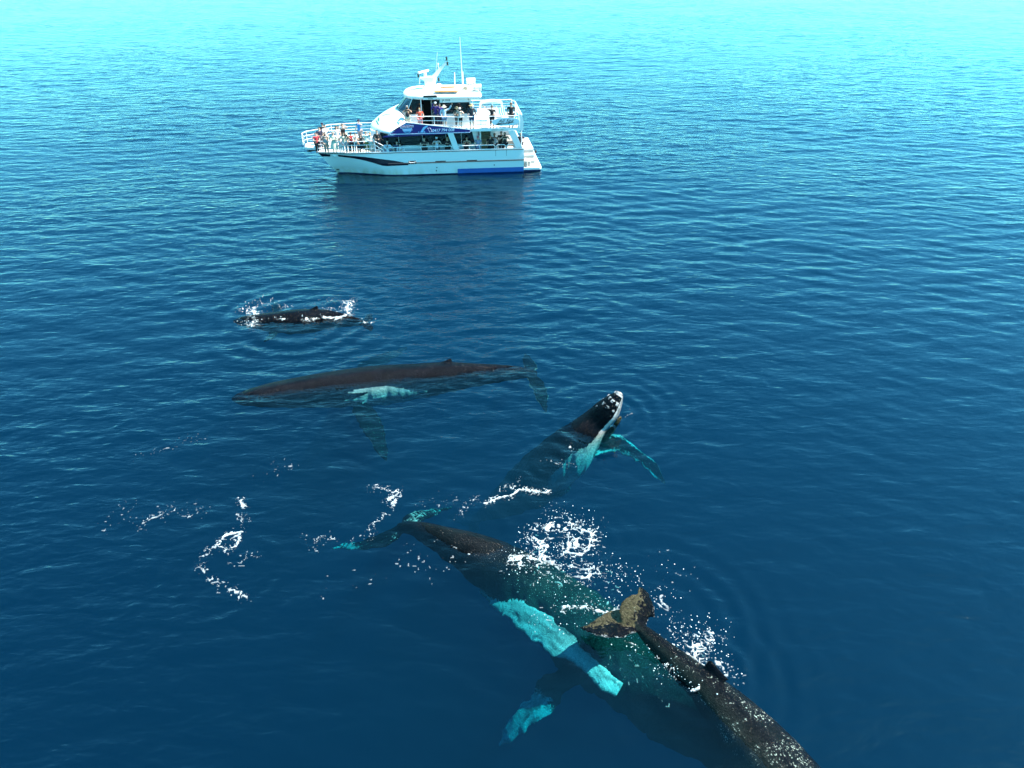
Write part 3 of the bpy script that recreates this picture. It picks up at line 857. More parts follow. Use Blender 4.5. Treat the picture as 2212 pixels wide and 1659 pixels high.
mb = MB(); mb.tube([(8.55, -2.75, .36), (8.55, -2.75, .82)], 0.17, n=14); mb.tube([(8.85, -2.5, .36), (8.85, -2.5, .72)], 0.15, n=14); mb.build('fender', plain('fender_grey', (0.45, 0.44, 0.4), 0.6, var=0.5, scale=9), boat, smooth=True)
MB().ellipsoid((9.55, -1.25, 1.15), (.10, .10, .16)).build('stern_fender', black, boat, smooth=True)
MB().box(8.28, 8.36, -2.9, 2.9, 0.34, 1.88).build('transom', white, boat)

# ------------------------------------------------------------------ loose gear on the boat
M_BOAT = Matrix.Translation(BOAT_O) @ Matrix.Rotation(BOAT_RZ, 4, 'Z')
def gear(name, label, cat, p, rz=0.0, group=None):
    o = empty(name, M_BOAT @ Vector(p), BOAT_RZ + rz)
    tag(o, label, cat, group)
    return o
def part(mb, name, mat, parent, **kw):
    return mb.build(name, mat, parent, **kw)
# liferaft canisters on the roof
for (zx, zy, z, label) in ((1512, 460, 6.0, 'white life raft canister standing at the far edge of the boat roof'), (1562, 515, 6.02, 'white life raft canister nearer the camera on the aft end of the boat roof')):
    p = bz(zx, zy, z)
    c = gear('life_raft', label, 'life raft', (p.x, p.y, z), 0.05, 'life raft canisters on the roof')
    mb = MB(); mb.tube([(-.36, 0, .28), (-.33, 0, .28), (-.02, 0, .28), (0.02, 0, .28), (.33, 0, .28), (.36, 0, .28)], 0.25, n=18); part(mb, 'canister', white, c, smooth=True)
    for xx in (-.28, .2): part(MB().box(xx, xx + .08, -.26, .26, .0, .10), 'cradle', grey, c)
    for x in (-.18, .18):
        MB().tube([(x, .262 * math.cos(a), .28 + .262 * math.sin(a)) for a in np.linspace(0, 2 * math.pi, 20, endpoint=False)], .012, n=5, closed=True).build('strap', grey, c)
# orange boards
for zx0, zx1, zy, w_, label in ((1250, 1380, 488, 0.16, 'slim orange board lying farther back on the boat roof'), (1198, 1408, 525, 0.24, 'longer orange board lying nearer the edge of the boat roof')):
    a, b = bz(zx0, zy, 6.08), bz(zx1, zy - 3, 6.08)
    ln = (b - a).length / 2
    c = gear('roof_board', label, 'board', ((a + b) / 2).to_tuple(), math.atan2(b.y - a.y, b.x - a.x), 'orange boards on the roof')
    mb = MB(); mb.prism_z([(-ln, -w_ * .6), (-ln + .15, -w_), (ln - .15, -w_), (ln, -w_ * .6), (ln, w_ * .6), (ln - .15, w_), (-ln + .15, w_), (-ln, w_ * .6)], 0.04, 0.10); part(mb, 'deck', wood, c, bevel=0.01)
    for xx in (-.6, .5): part(MB().box(ln * xx, ln * (xx + .1), -w_ * .9, w_ * .9, 0.0, 0.04), 'batten', grey, c)
# coil of line
p = bz(1465, 505, 6.05); c = gear('rope_coil', 'loose coil of pale rope on the boat roof beside the life rafts', 'rope', (p.x, p.y, 6.05))
mb = MB(); pts = [(0.20 * math.cos(t * 2.1) * (1 + .2 * math.sin(t)), 0.24 * math.sin(t * 2.1), 0.03 + 0.012 * t) for t in np.linspace(0, 18, 90)]
part(mb.tube(pts, 0.016, n=5), 'line', plain('rope', (0.42, 0.36, 0.26), 0.9, var=0.3, scale=30), c)
# striped deck chairs
def stripes():
    m, t = new_mat('striped_canvas')
    o = nd(t, 'ShaderNodeOutputMaterial'); p = nd(t, 'ShaderNodeBsdfPrincipled'); tc = nd(t, 'ShaderNodeTexCoord')
    sx = nd(t, 'ShaderNodeSeparateXYZ'); t.links.new(tc.outputs['Object'], sx.inputs[0])
    mu = nd(t, 'ShaderNodeMath', operation='MULTIPLY'); t.links.new(sx.outputs['X'], mu.inputs[0]); mu.inputs[1].default_value = 5.2
    fr = nd(t, 'ShaderNodeMath', operation='FRACT'); t.links.new(mu.outputs[0], fr.inputs[0])
    gt = nd(t, 'ShaderNodeMath', operation='GREATER_THAN'); t.links.new(fr.outputs[0], gt.inputs[0]); gt.inputs[1].default_value = 0.62
    mx = nd(t, 'ShaderNodeMix', data_type='RGBA'); t.links.new(gt.outputs[0], mx.inputs[0])
    mx.inputs[6].default_value = (0.01, 0.33, 0.58, 1); mx.inputs[7].default_value = (0.45, 0.72, 0.78, 1)
    t.links.new(mx.outputs[2], p.inputs['Base Color']); p.inputs['Roughness'].default_value = 0.8
    t.links.new(p.outputs[0], o.inputs[0])
    return m
STR = stripes()
for zx, zy, label in ((1778, 700, 'blue striped deck chair behind the oval sign, farther from the stern rail'), (1893, 745, 'blue striped deck chair in the stern corner of the upper deck')):
    p = bz(zx, zy, 3.95)
    c = gear('deck_chair', label, 'deck chair', (p.x, p.y, 3.52), 0.25, 'striped deck chairs')
    mb = MB(); mb.grid([[(x, y, z) for x in np.linspace(-.29, .29, 6)] for y, z in ((-.55, .22), (-.3, .16), (0, .2), (.25, .42), (.42, .78))]); cv = part(mb, 'canvas', STR, c, smooth=True)
    sol = cv.modifiers.new('thick', 'SOLIDIFY'); sol.thickness = 0.02
    for sx_ in (-.32, .32):
        mb = MB(); mb.tube([(sx_, -.6, .26), (sx_, .1, .16), (sx_, .3, .0)], .022); mb.tube([(sx_, -.3, .0), (sx_, .15, .28), (sx_, .46, .85)], .022); part(mb, 'frame', white, c)
# ------------------------------------------------------------------ people on the boat
def cloth(name, col): return plain(name, col, 0.85, var=0.18, scale=14)
SKIN = {k: plain('skin_' + k, c, 0.55, var=0.08, scale=20) for k, c in dict(pale=(0.62, 0.40, 0.30), tan=(0.46, 0.27, 0.18), brown=(0.22, 0.12, 0.075)).items()}
EYE = plain('eye', (0.02, 0.015, 0.012), 0.3)
HAIR = {k: plain('hair_' + k, c, 0.6, var=0.3, scale=30) for k, c in dict(black=(0.012, 0.010, 0.010), dark=(0.03, 0.02, 0.014), brown=(0.09, 0.045, 0.022), red=(0.20, 0.06, 0.025), blond=(0.50, 0.33, 0.14), grey=(0.5, 0.48, 0.45)).items()}
CL = {}
def cm(col):
    key = tuple(round(c, 3) for c in col)
    if key not in CL: CL[key] = cloth('fabric', col)
    return CL[key]
WHT, BLK, NVY, GRY, BEI, CRM = (0.75, 0.75, 0.74), (0.012, 0.012, 0.015), (0.014, 0.018, 0.05), (0.28, 0.29, 0.31), (0.55, 0.46, 0.34), (0.68, 0.62, 0.50)

ARMS = {   # elbow and hand for (left, right) relative to the shoulder centre; x to the person's left, y forward, z up, for a 1.72 m figure
    'down':   (((.25, .02, 1.13), (.24, .10, .88)), ((-.25, .02, 1.13), (-.24, .10, .88))),
    'rail':   (((.27, .10, 1.16), (.24, .34, 1.08)), ((-.27, .10, 1.16), (-.24, .34, 1.08))),
    'camera': (((.30, .16, 1.26), (.08, .22, 1.56)), ((-.30, .16, 1.26), (-.08, .22, 1.56))),
    'phone':  (((.26, .14, 1.20), (.07, .30, 1.36)), ((-.26, .14, 1.20), (-.07, .30, 1.36))),
    'heart':  (((.30, .10, 1.22), (.07, .24, 1.28)), ((-.30, .10, 1.22), (-.07, .24, 1.28))),
    'shade':  (((.25, .02, 1.13), (.22, .14, .92)), ((-.36, .12, 1.42), (-.12, .14, 1.70))),
    'shade2': (((.40, .10, 1.50), (.13, .12, 1.70)), ((-.40, .10, 1.50), (-.13, .12, 1.70))),
    'waveL':  (((.42, .02, 1.50), (.60, .06, 1.84)), ((-.25, .05, 1.13), (-.16, .22, 1.02))),
    'waveR':  (((.25, .05, 1.13), (.16, .22, 1.02)), ((-.42, .02, 1.50), (-.62, .06, 1.82))),
    'wideR':  (((.25, .05, 1.14), (.12, .22, 1.10)), ((-.46, .05, 1.56), (-.74, .10, 1.78))),
    'wideL':  (((.46, .05, 1.56), (.74, .10, 1.78)), ((-.25, .05, 1.14), (-.12, .22, 1.10))),
    'point':  (((.27, .04, 1.15), (.36, .06, .90)), ((-.36, .22, 1.44), (-.22, .44, 1.56))),
    'hold':   (((.26, .10, 1.14), (.10, .28, 1.12)), ((-.26, .10, 1.14), (-.10, .28, 1.12))),
    'cross':  (((.27, .12, 1.16), (-.10, .22, 1.22)), ((-.27, .12, 1.16), (.10, .22, 1.18))),
}

def skin_mesh(nodes, edges, sub=1):
    """nodes: list of (x, y, z, r); one smooth surface grown round the joints, rooted at node 0."""
    me = bpy.data.meshes.new('figure')
    me.from_pydata([n[:3] for n in nodes], edges, [])
    o = bpy.data.objects.new('figure', me); COL.objects.link(o)
    sk = o.modifiers.new('skin', 'SKIN'); sk.use_smooth_shade = True; sk.branch_smoothing = 0.4
    for i, n in enumerate(nodes):
        d = me.skin_vertices[0].data[i]
        r = n[3]
        d.radius = (r, r) if not isinstance(r, tuple) else r
        d.use_root = (i == 0)
    if sub:
        ss = o.modifiers.new('sub', 'SUBSURF'); ss.levels = sub; ss.render_levels = sub
    res = bpy.data.meshes.new_from_object(o.evaluated_get(bpy.context.evaluated_depsgraph_get()))
    bpy.data.objects.remove(o); bpy.data.meshes.remove(me)
    return res

def join_meshes(base, extra, mats):
    """Append (MB, material index) pieces to a mesh."""
    bm = bmesh.new(); bm.from_mesh(base)
    for mb, mi in extra:
        vs = [bm.verts.new(p) for p in mb.v]
        for f in mb.f:
            try:
                nf = bm.faces.new([vs[i] for i in f]); nf.material_index = mi; nf.smooth = True
            except ValueError: pass
    bm.to_mesh(base); bm.free()
    base.materials.clear()
    for m in mats: base.materials.append(m)

def hand(mb, wrist, tip_dir, side):
    """Five tapering fingers, a little curled, leaving the end and side of the palm."""
    d = tip_dir.normalized()
    s_ = d.cross(Vector((0, 1, 0.3)))
    if s_.length < 0.1: s_ = d.cross(Vector((1, 0, 0)))
    s_.normalize()
    n_ = s_.cross(d)
    for k, ln in enumerate((0.062, 0.075, 0.080, 0.072)):
        b = wrist + d * 0.03 + s_ * (k - 1.5) * 0.019
        mb.tube([b, b + d * ln * .55, b + d * ln * .9 + n_ * 0.022], 0.0105, n=5, r2=0.008)
    b = wrist - s_ * 0.036
    mb.tube([b, b + d * 0.02 - s_ * 0.026, b + d * .05 - s_ * .03 + n_ * .01], 0.012, n=5, r2=0.009)

def person(label, loc, h, face, top, legs, hair='dark', hat=None, arms='rail', skin='pale', sleeves='short', style='short', skirt=False, lean=0.0, bulk=1.2, group='passengers on the boat'):
    root = empty('person', loc, face)
    tag(root, label, 'person', group)
    k = h / 1.72
    (le, lh), (re, rh) = ARMS[arms]
    V = Vector
    def P(x, y, z):            # lean forward above the hips
        dz = max(z - 0.95, 0)
        return (x * k * (bulk if z < 1.45 and z > 0.6 else 1.0), (y + lean * dz) * k, z * k)
    LS, RS = (.185, 0, 1.42), (-.185, 0, 1.42)
    LH, RH = (.095, 0, .90), (-.095, 0, .90)
    b = bulk
    nodes = [(*P(0, 0, .96), .135 * b * k), (*P(0, .01, 1.14), .125 * b * k), (*P(0, .01, 1.33), .145 * b * k), (*P(0, 0, 1.45), .085 * k), (*P(0, .012, 1.53), .054 * k),
             (*P(0, .025, 1.60), .078 * k), (*P(0, .015, 1.665), .086 * k), (*P(0, .005, 1.715), .05 * k),
             (*P(*LS), .058 * k), (*P(*le), .042 * k), (*P(*lh), .032 * k), (*P(*RS), .058 * k), (*P(*re), .042 * k), (*P(*rh), .032 * k),
             (*P(*LH), .095 * b * k), (*P(.105, .03, .50), .064 * k), (*P(.11, 0, .10), .044 * k), (*P(.125, .13, .045), .038 * k),
             (*P(*RH), .095 * b * k), (*P(-.105, .02, .50), .064 * k), (*P(-.11, -.02, .10), .044 * k), (*P(-.125, .11, .045), .038 * k)]
    edges = [(0, 1), (1, 2), (2, 3), (3, 4), (4, 5), (5, 6), (6, 7), (2, 8), (8, 9), (9, 10), (2, 11), (11, 12), (12, 13), (0, 14), (14, 15), (15, 16), (16, 17), (0, 18), (18, 19), (19, 20), (20, 21)]
    me = skin_mesh(nodes, edges)
    fin = MB()
    hand(fin, V(P(*lh)), V(P(*lh)) - V(P(*le)), 1)
    hand(fin, V(P(*rh)), V(P(*rh)) - V(P(*re)), -1)
    hc = V(P(0, .02, 1.645))
    nose = MB()
    nose.add([hc + V(q) * k for q in ((-.014, .082, -.02), (.014, .082, -.02), (0, .108, -.022), (0, .082, .025))], [(0, 1, 2), (1, 3, 2), (3, 0, 2), (0, 3, 1)])
    for sx in (-1, 1):
        nose.ellipsoid(hc + V((sx * .082, 0, -.005)) * k, (.014 * k, .022 * k, .03 * k), 6, 4)
    eyes = MB()
    for sx in (-1, 1): eyes.ellipsoid(hc + V((sx * .03, .083, .018)) * k, (.014 * k, .010 * k, .010 * k), 6, 4)
    eyes.ellipsoid(hc + V((0, .082, -.045)) * k, (.022 * k, .008 * k, .006 * k), 6, 4)
    join_meshes(me, [(fin, 0), (nose, 0), (eyes, 1)], [SKIN[skin], EYE])
    me.name = 'body'
    bo = bpy.data.objects.new('body', me); COL.objects.link(bo); bo.parent = root
    g = 0.016 * k
    def garment(name, ns, es, mat):
        m_ = skin_mesh(ns, es); m_.name = name; m_.materials.clear(); m_.materials.append(mat)
        o = bpy.data.objects.new(name, m_); COL.objects.link(o); o.parent = root
        return o
    def lerp(a, b_, t): return tuple(a[i] + (b_[i] - a[i]) * t for i in range(3))
    low = 0.86 if not skirt else 0.80
    ns = [(*P(0, .01, 1.16), .135 * b * k + g), (*P(0, .01, 1.33), .150 * b * k + g), (*P(0, 0, 1.43), .095 * k + g), (*P(0, 0, .97), .150 * b * k + g), (*P(0, 0, low), .150 * b * k + g)]
    es = [(0, 1), (1, 2), (0, 3), (3, 4)]
    if sleeves != 'none':
        f = 0.55 if sleeves == 'short' else 1.0
        for S_, e_, h_ in ((LS, le, lh), (RS, re, rh)):
            i = len(ns)
            ns.append((*P(*S_), .066 * k + g)); es.append((1, i))
            ns.append((*P(*(lerp(S_, e_, f))), .052 * k + g)); es.append((i, i + 1))
            if sleeves == 'long':
                ns.append((*P(*lerp(e_, h_, 0.85)), .040 * k + g)); es.append((i + 1, i + 2))
    garment('shirt', ns, es, cm(top))
    if skirt:
        mb = MB(); rows = []
        for z, r in ((1.0, .16), (.85, .20), (.6, .25), (.40, .28)):
            rows.append([(r * b * k * math.cos(a) * (1 + .06 * math.sin(5 * a)), r * .85 * k * math.sin(a) * (1 + .06 * math.sin(5 * a)), z * k) for a in np.linspace(0, 2 * math.pi, 18, endpoint=False)])
        mb.grid(rows, True); mb.build('skirt', cm(legs), root, smooth=True)
    else:
        ln = 0.14 if not isinstance(legs, dict) else 0.52
        col = legs if not isinstance(legs, dict) else legs['shorts']
        ns = [(*P(0, 0, .97), .142 * b * k + g * .6)]
        es = []
        for sx, yk, ya in ((1, .03, 0), (-1, .02, -.02)):
            i = len(ns)
            ns.append((*P(sx * .095, 0, .88), .105 * b * k + g)); es.append((0, i))
            ns.append((*P(sx * .105, yk, max(ln, .52)), .074 * k + g)); es.append((i, i + 1))
            if ln < .4:
                ns.append((*P(sx * .11, ya, ln), .056 * k + g)); es.append((i + 1, i + 2))
        garment('trousers' if ln < .4 else 'shorts', ns, es, cm(col))
        mb = MB()
        for sx, ya in ((1, 0), (-1, -.02)):
            mb = MB(); mb.ellipsoid((sx * .118 * k, (ya + .06) * k, .045 * k), (.052 * k, .135 * k, .045 * k), 10, 6); mb.build('shoe', cm((0.05, 0.05, 0.055)), root, smooth=True)
    # hair
    mb = MB(); rows = []
    for i in range(6):
        th = math.pi * (0.02 + 0.10 * i)
        rows.append([(hc.x + .100 * k * math.sin(th) * math.cos(a), hc.y - (.008 + .004 * i) * k + .104 * k * math.sin(th) * math.sin(a), hc.z + .018 * k + .096 * k * math.cos(th) + (.0 if math.sin(a) < .2 else .05 * k * (i / 5))) for a in np.linspace(0, 2 * math.pi, 16, endpoint=False)])
    mb.grid(rows, True); mb.f.append(tuple(range(15, -1, -1)))
    if style == 'long':
        mb.grid([[(hc.x + x * k * w_, hc.y + y * k, hc.z + z * k) for x, y in ((-.10, .03), (-.11, -.04), (-.07, -.11), (0, -.13), (.07, -.11), (.11, -.04), (.10, .03), (.08, .0), (0, -.06), (-.08, 0))] for z, w_ in ((.03, 1), (-.10, 1.08), (-.22, 1.12), (-.33, .9))], True)
    elif style == 'bun':
        mb.ellipsoid((hc.x, hc.y - .03 * k, hc.z + .13 * k), (.05 * k, .05 * k, .045 * k))
    mb.build('hair', HAIR[hair], root, smooth=True)
    if hat:
        kind, hcol = hat
        mb = MB()
        zt = hc.z + .045 * k
        if kind == 'cap':
            rows = [[(hc.x + r * k * math.cos(a), hc.y - .004 * k + r * 1.06 * k * math.sin(a), zt + z * k) for a in np.linspace(0, 2 * math.pi, 16, endpoint=False)] for z, r in ((.0, .112), (.04, .108), (.075, .085), (.092, .03))]
            mb.grid(rows, True); mb.f.append(tuple(48 + i for i in range(16)))
            mb.prism_z([(hc.x - .08 * k, hc.y + .07 * k), (hc.x + .08 * k, hc.y + .07 * k), (hc.x + .07 * k, hc.y + .16 * k), (hc.x, hc.y + .19 * k), (hc.x - .07 * k, hc.y + .16 * k)], zt - .008 * k, zt + .008 * k)
        else:
            rows = [[(hc.x + r * k * math.cos(a), hc.y + r * k * math.sin(a), zt + z * k) for a in np.linspace(0, 2 * math.pi, 20, endpoint=False)] for z, r in ((-.03, .205), (-.005, .15), (.01, .112), (.07, .105), (.10, .08), (.105, .02))]
            mb.grid(rows, True); mb.f.append(tuple(100 + i for i in range(20)))
        mb.build('cap' if kind == 'cap' else 'sun_hat', cm(hcol), root, smooth=True)
    return root, Matrix.Translation(loc) @ Matrix.Rotation(face, 4, 'Z') @ Matrix.Translation((V(P(*lh)) + V(P(*rh))) / 2)

PEOPLE = []
def seat_person(zx, zy, deck, h, label, *args, ymin=-2.75, ymax=2.3, turn=0.0, cam=None, y=None, **kw):
    """zx, zy: where the top of the head shows in the enlarged view; the feet stand on the given deck."""
    top_ = 0.04 if kw.get('hat') else 0.02
    if y is None:
        p = bz(zx, zy, deck + h + top_)
        yy = min(max(p.y, ymin), ymax)
        q = by(zx, zy, yy)
        h = min(max(q.z - top_ - deck, 1.15), 1.92)
    else:
        yy = y; q = by(zx, zy, yy)
        deck = q.z - h - top_
    loc = M_BOAT @ Vector((q.x, yy, deck))
    face = math.atan2(loc.x, loc.y) * -1 + math.pi + turn         # looks back towards the whales
    root, hm = person(label, loc, h, face, *args, **kw)
    if cam:
        o = empty('camera', hm.translation, face)
        tag(o, cam, 'camera', 'cameras and phones held by passengers')
        if 'phone' in cam:
            MB().box(-.038, .038, .012, .022, -.01, .14).build('case', black, o, bevel=0.004)
            MB().box(-.034, .034, .008, .0115, -.004, .134).build('screen', glass, o)
        else:
            mb = MB(); mb.box(-.075, .075, .0, .06, -.02, .085); mb.box(-.03, .03, .005, .05, .085, .11); mb.build('case', black, o, bevel=0.008)
            MB().tube([(0, .06, .035), (0, .16, .035), (0, .18, .035)], .042, n=12, r2=.048).build('lens', black, o)
    return root

FD, SD, UD = 1.83, 1.15, 3.525
# bow
seat_person(240, 785, FD, 1.74, 'person in a navy cap and black top, farthest forward against the far bow rail', BLK, NVY, hair='black', hat=('cap', NVY), arms='hold', turn=0.5)
seat_person(261, 803, FD, 1.72, 'dark haired person in a white long sleeved shirt near the bow tip', WHT, (0.25, 0.2, 0.16), hair='dark', arms='phone', sleeves='long', turn=0.6)
seat_person(213, 824, FD, 1.70, 'dark haired person in a navy top between red top and white shirt', NVY, (0.04, 0.05, 0.08), hair='dark', arms='hold', turn=0.5)
seat_person(184, 872, FD, 1.52, 'red haired person in a red top, first at the near bow rail', (0.45, 0.03, 0.05), BLK, hair='red', arms='hold', turn=0.3)
seat_person(262, 868, FD, 1.62, 'person in a grey top raising a camera at the near bow rail', GRY, (0.35, 0.27, 0.22), hair='brown', arms='camera', cam='black camera raised by the person in grey at the near bow rail')
seat_person(331, 863, FD, 1.70, 'person in a pale green cardigan and long cream skirt at the bow rail', (0.50, 0.55, 0.46), CRM, hair='brown', hat=('cap', (0.30, 0.24, 0.2)), arms='cross', sleeves='long', skirt=True)
seat_person(361, 813, FD, 1.72, 'brown haired person in a white shirt standing in the middle of the foredeck', WHT, (0.50, 0.48, 0.44), hair='brown', arms='down', style='long', turn=0.3)
seat_person(413, 797, FD, 1.72, 'person in a black sleeveless top shading both eyes with raised hands', BLK, BLK, hair='dark', arms='shade2', sleeves='none', style='bun')
seat_person(421, 868, FD, 1.60, 'long haired person in a cream top leaning on the bow rail', CRM, (0.45, 0.5, 0.55), hair='brown', style='long', arms='rail', lean=0.15)
seat_person(449, 874, FD, 1.66, 'person in a beige cap lifting a camera between the cream top and the red shirt', (0.60, 0.42, 0.36), (0.2, 0.22, 0.25), hair='brown', hat=('cap', BEI), arms='camera', cam='black camera lifted beside the red shirt on the foredeck')
seat_person(482, 866, FD, 1.72, 'person in a bright red shirt and black cap at the bow rail', (0.50, 0.01, 0.015), BLK, hair='black', hat=('cap', BLK), arms='rail', skin='tan')
seat_person(523, 872, FD, 1.66, 'dark haired person in a white shirt right beside the red shirt', WHT, (0.05, 0.06, 0.10), hair='dark', arms='phone', cam='small phone held up beside the red shirt')
seat_person(554, 757, FD, 1.82, 'tall man in a bright blue shirt and navy cap pointing from the cabin front', (0.0, 0.25, 0.62), (0.40, 0.36, 0.36), hair='black', hat=('cap', NVY), arms='point', turn=-0.6, bulk=1.1)
seat_person(545, 910, FD, 1.52, 'long haired person in a dark patterned top behind the bow rail post', (0.06, 0.045, 0.02), NVY, hair='brown', style='long', arms='hold', sleeves='none')
seat_person(568, 884, FD, 1.64, 'person in a black dress with long black hair at the bow rail', BLK, BLK, hair='black', style='long', arms='rail', skirt=True)
seat_person(612, 862, FD, 1.74, 'person in a pale cream shirt and olive trousers shading the eyes with one hand', (0.62, 0.68, 0.60), (0.20, 0.17, 0.05), hair='brown', arms='shade')
seat_person(651, 872, FD, 1.66, 'person in white with sunglasses against the white cabin front', WHT, (0.55, 0.5, 0.45), hair='blond', style='bun', arms='hold', sleeves='long')
seat_person(707, 850, FD, 1.82, 'bearded man in a long black jacket holding a white cup by the cabin', BLK, (0.03, 0.035, 0.05), hair='dark', arms='hold', sleeves='long', bulk=1.1)
seat_person(393, 930, FD, 1.22, 'small dark haired child in pale clothes peering through the bow rail', (0.70, 0.58, 0.56), (0.62, 0.56, 0.54), hair='black', arms='rail')
# side walkway
seat_person(796, 942, SD, 1.70, 'person in a white hooded top photographing from the side walkway, nearest the bow', (0.66, 0.70, 0.80), (0.10, 0.14, 0.4), hair='grey', arms='phone', sleeves='long', y=-2.55, cam='dark phone held by the person in the white hooded top')
seat_person(878, 942, SD, 1.68, 'long haired person in a slate blue top at the side rail under the violet banner', (0.06, 0.07, 0.13), NVY, hair='black', style='long', arms='rail', y=-2.5)
seat_person(905, 962, SD, 1.50, 'dark haired person in a loose white top beside the slate blue one', (0.60, 0.62, 0.68), GRY, hair='black', arms='hold', sleeves='long', y=-2.6)
seat_person(1112, 912, SD, 1.74, 'person all in black making a heart with both hands at the side rail', BLK, BLK, hair='dark', arms='heart', sleeves='short', y=-2.55)
seat_person(1218, 906, SD, 1.74, 'person in a white cap and white shirt with a camera strap at the side rail', (0.62, 0.62, 0.70), (0.10, 0.10, 0.12), hair='grey', hat=('cap', (0.7, 0.7, 0.72)), arms='camera', y=-2.5, cam='camera held by the person in the white cap at the side rail')
seat_person(1309, 908, SD, 1.70, 'person in black with a pale collar beside the slanted white pillar', BLK, BLK, hair='blond', style='long', arms='heart', sleeves='long', y=-2.5)
seat_person(1476, 905, SD, 1.72, 'dark haired person in a black sleeveless top behind the aft window rail', BLK, BLK, hair='black', style='long', arms='phone', sleeves='none', skin='tan', y=-2.45)
seat_person(1572, 900, SD, 1.70, 'person in a pink cap and blue grey shirt leaning out by the stairs', (0.22, 0.25, 0.38), (0.12, 0.16, 0.28), hair='red', hat=('cap', (0.55, 0.16, 0.20)), arms='rail', y=-2.45, bulk=1.15)
seat_person(1677, 893, SD, 1.70, 'person with long black hair and black dress under the name board', BLK, BLK, hair='black', style='long', arms='rail', skirt=True, skin='tan', y=-2.2)
seat_person(1713, 875, SD, 1.78, 'black haired person in a sleeveless grey top under the name board', (0.40, 0.42, 0.46), (0.05, 0.05, 0.06), hair='black', arms='down', sleeves='none', skin='brown', y=-2.0)
seat_person(1771, 860, SD, 1.78, 'dark shirted person half hidden behind the photographer at the stern', BLK, BLK, hair='black', arms='hold', skin='tan', y=-1.3)
seat_person(1801, 868, SD, 1.86, 'large person in a black T shirt aiming a camera from the stern opening', BLK, BLK, hair='black', arms='camera', y=-2.25, bulk=1.25, cam='long black camera aimed from the stern opening')
seat_person(1937, 872, SD, 1.74, 'person in a dark shirt alone at the stern behind the steps', (0.02, 0.018, 0.035), (0.05, 0.05, 0.06), hair='grey', arms='rail', y=-1.6)
# upper deck
seat_person(965, 640, UD, 1.72, 'grey haired person in a dark patterned shirt photographing beside the windscreen', (0.035, 0.03, 0.035), (0.55, 0.52, 0.42), hair='grey', arms='camera', skin='tan', cam='camera raised beside the windscreen on the upper deck')
seat_person(1072, 660, UD, 1.58, 'person in a coral orange top standing at the wheelhouse door', (0.75, 0.10, 0.05), (0.60, 0.22, 0.24), hair='blond', arms='rail')
seat_person(1207, 606, UD, 1.86, 'tall person in an open violet blue jacket looking through binoculars', (0.03, 0.02, 0.16), (0.05, 0.06, 0.08), hair='grey', hat=('cap', (0.6, 0.6, 0.62)), arms='camera', sleeves='long', bulk=1.1, cam='dark binoculars held by the person in the violet blue jacket')
seat_person(1243, 622, UD, 1.74, 'person in a violet jacket half hidden behind the cream sun hat', (0.04, 0.025, 0.2), NVY, hair='dark', arms='waveL', sleeves='long', ymin=-2.3)
seat_person(1281, 637, UD, 1.72, 'person in a cream sun hat and pale blue shirt waving from the upper deck', (0.45, 0.56, 0.66), {'shorts': (0.14, 0.22, 0.36)}, hair='blond', hat=('sun', CRM), arms='waveR', sleeves='long')
seat_person(1391, 648, UD, 1.70, 'person in an olive sun hat standing behind the white cap on the upper deck', (0.10, 0.11, 0.09), (0.10, 0.10, 0.10), hair='dark', hat=('sun', (0.13, 0.14, 0.09)), arms='hold', ymin=-2.2)
seat_person(1416, 656, UD, 1.68, 'person in a white cap and grey T shirt with black shorts taking a picture', (0.40, 0.44, 0.45), {'shorts': BLK}, hair='brown', hat=('cap', WHT), arms='camera', cam='small camera held by the person in the white cap and black shorts')
seat_person(1516, 626, UD, 1.82, 'person in a straw hat and dark jacket resting on the upper rail', (0.03, 0.035, 0.05), {'shorts': (0.04, 0.07, 0.16)}, hair='brown', hat=('sun', (0.45, 0.34, 0.16)), arms='rail', sleeves='long', bulk=1.1)
seat_person(1691, 642, UD, 1.72, 'person in a black top and leggings flinging one arm up above the name board', BLK, BLK, hair='brown', style='bun', arms='wideL', skin='tan')
seat_person(1855, 614, UD, 1.82, 'large person in a black T shirt and brown cap at the upper stern corner', BLK, BLK, hair='black', hat=('cap', (0.16, 0.08, 0.05)), arms='down', skin='tan', bulk=1.2)
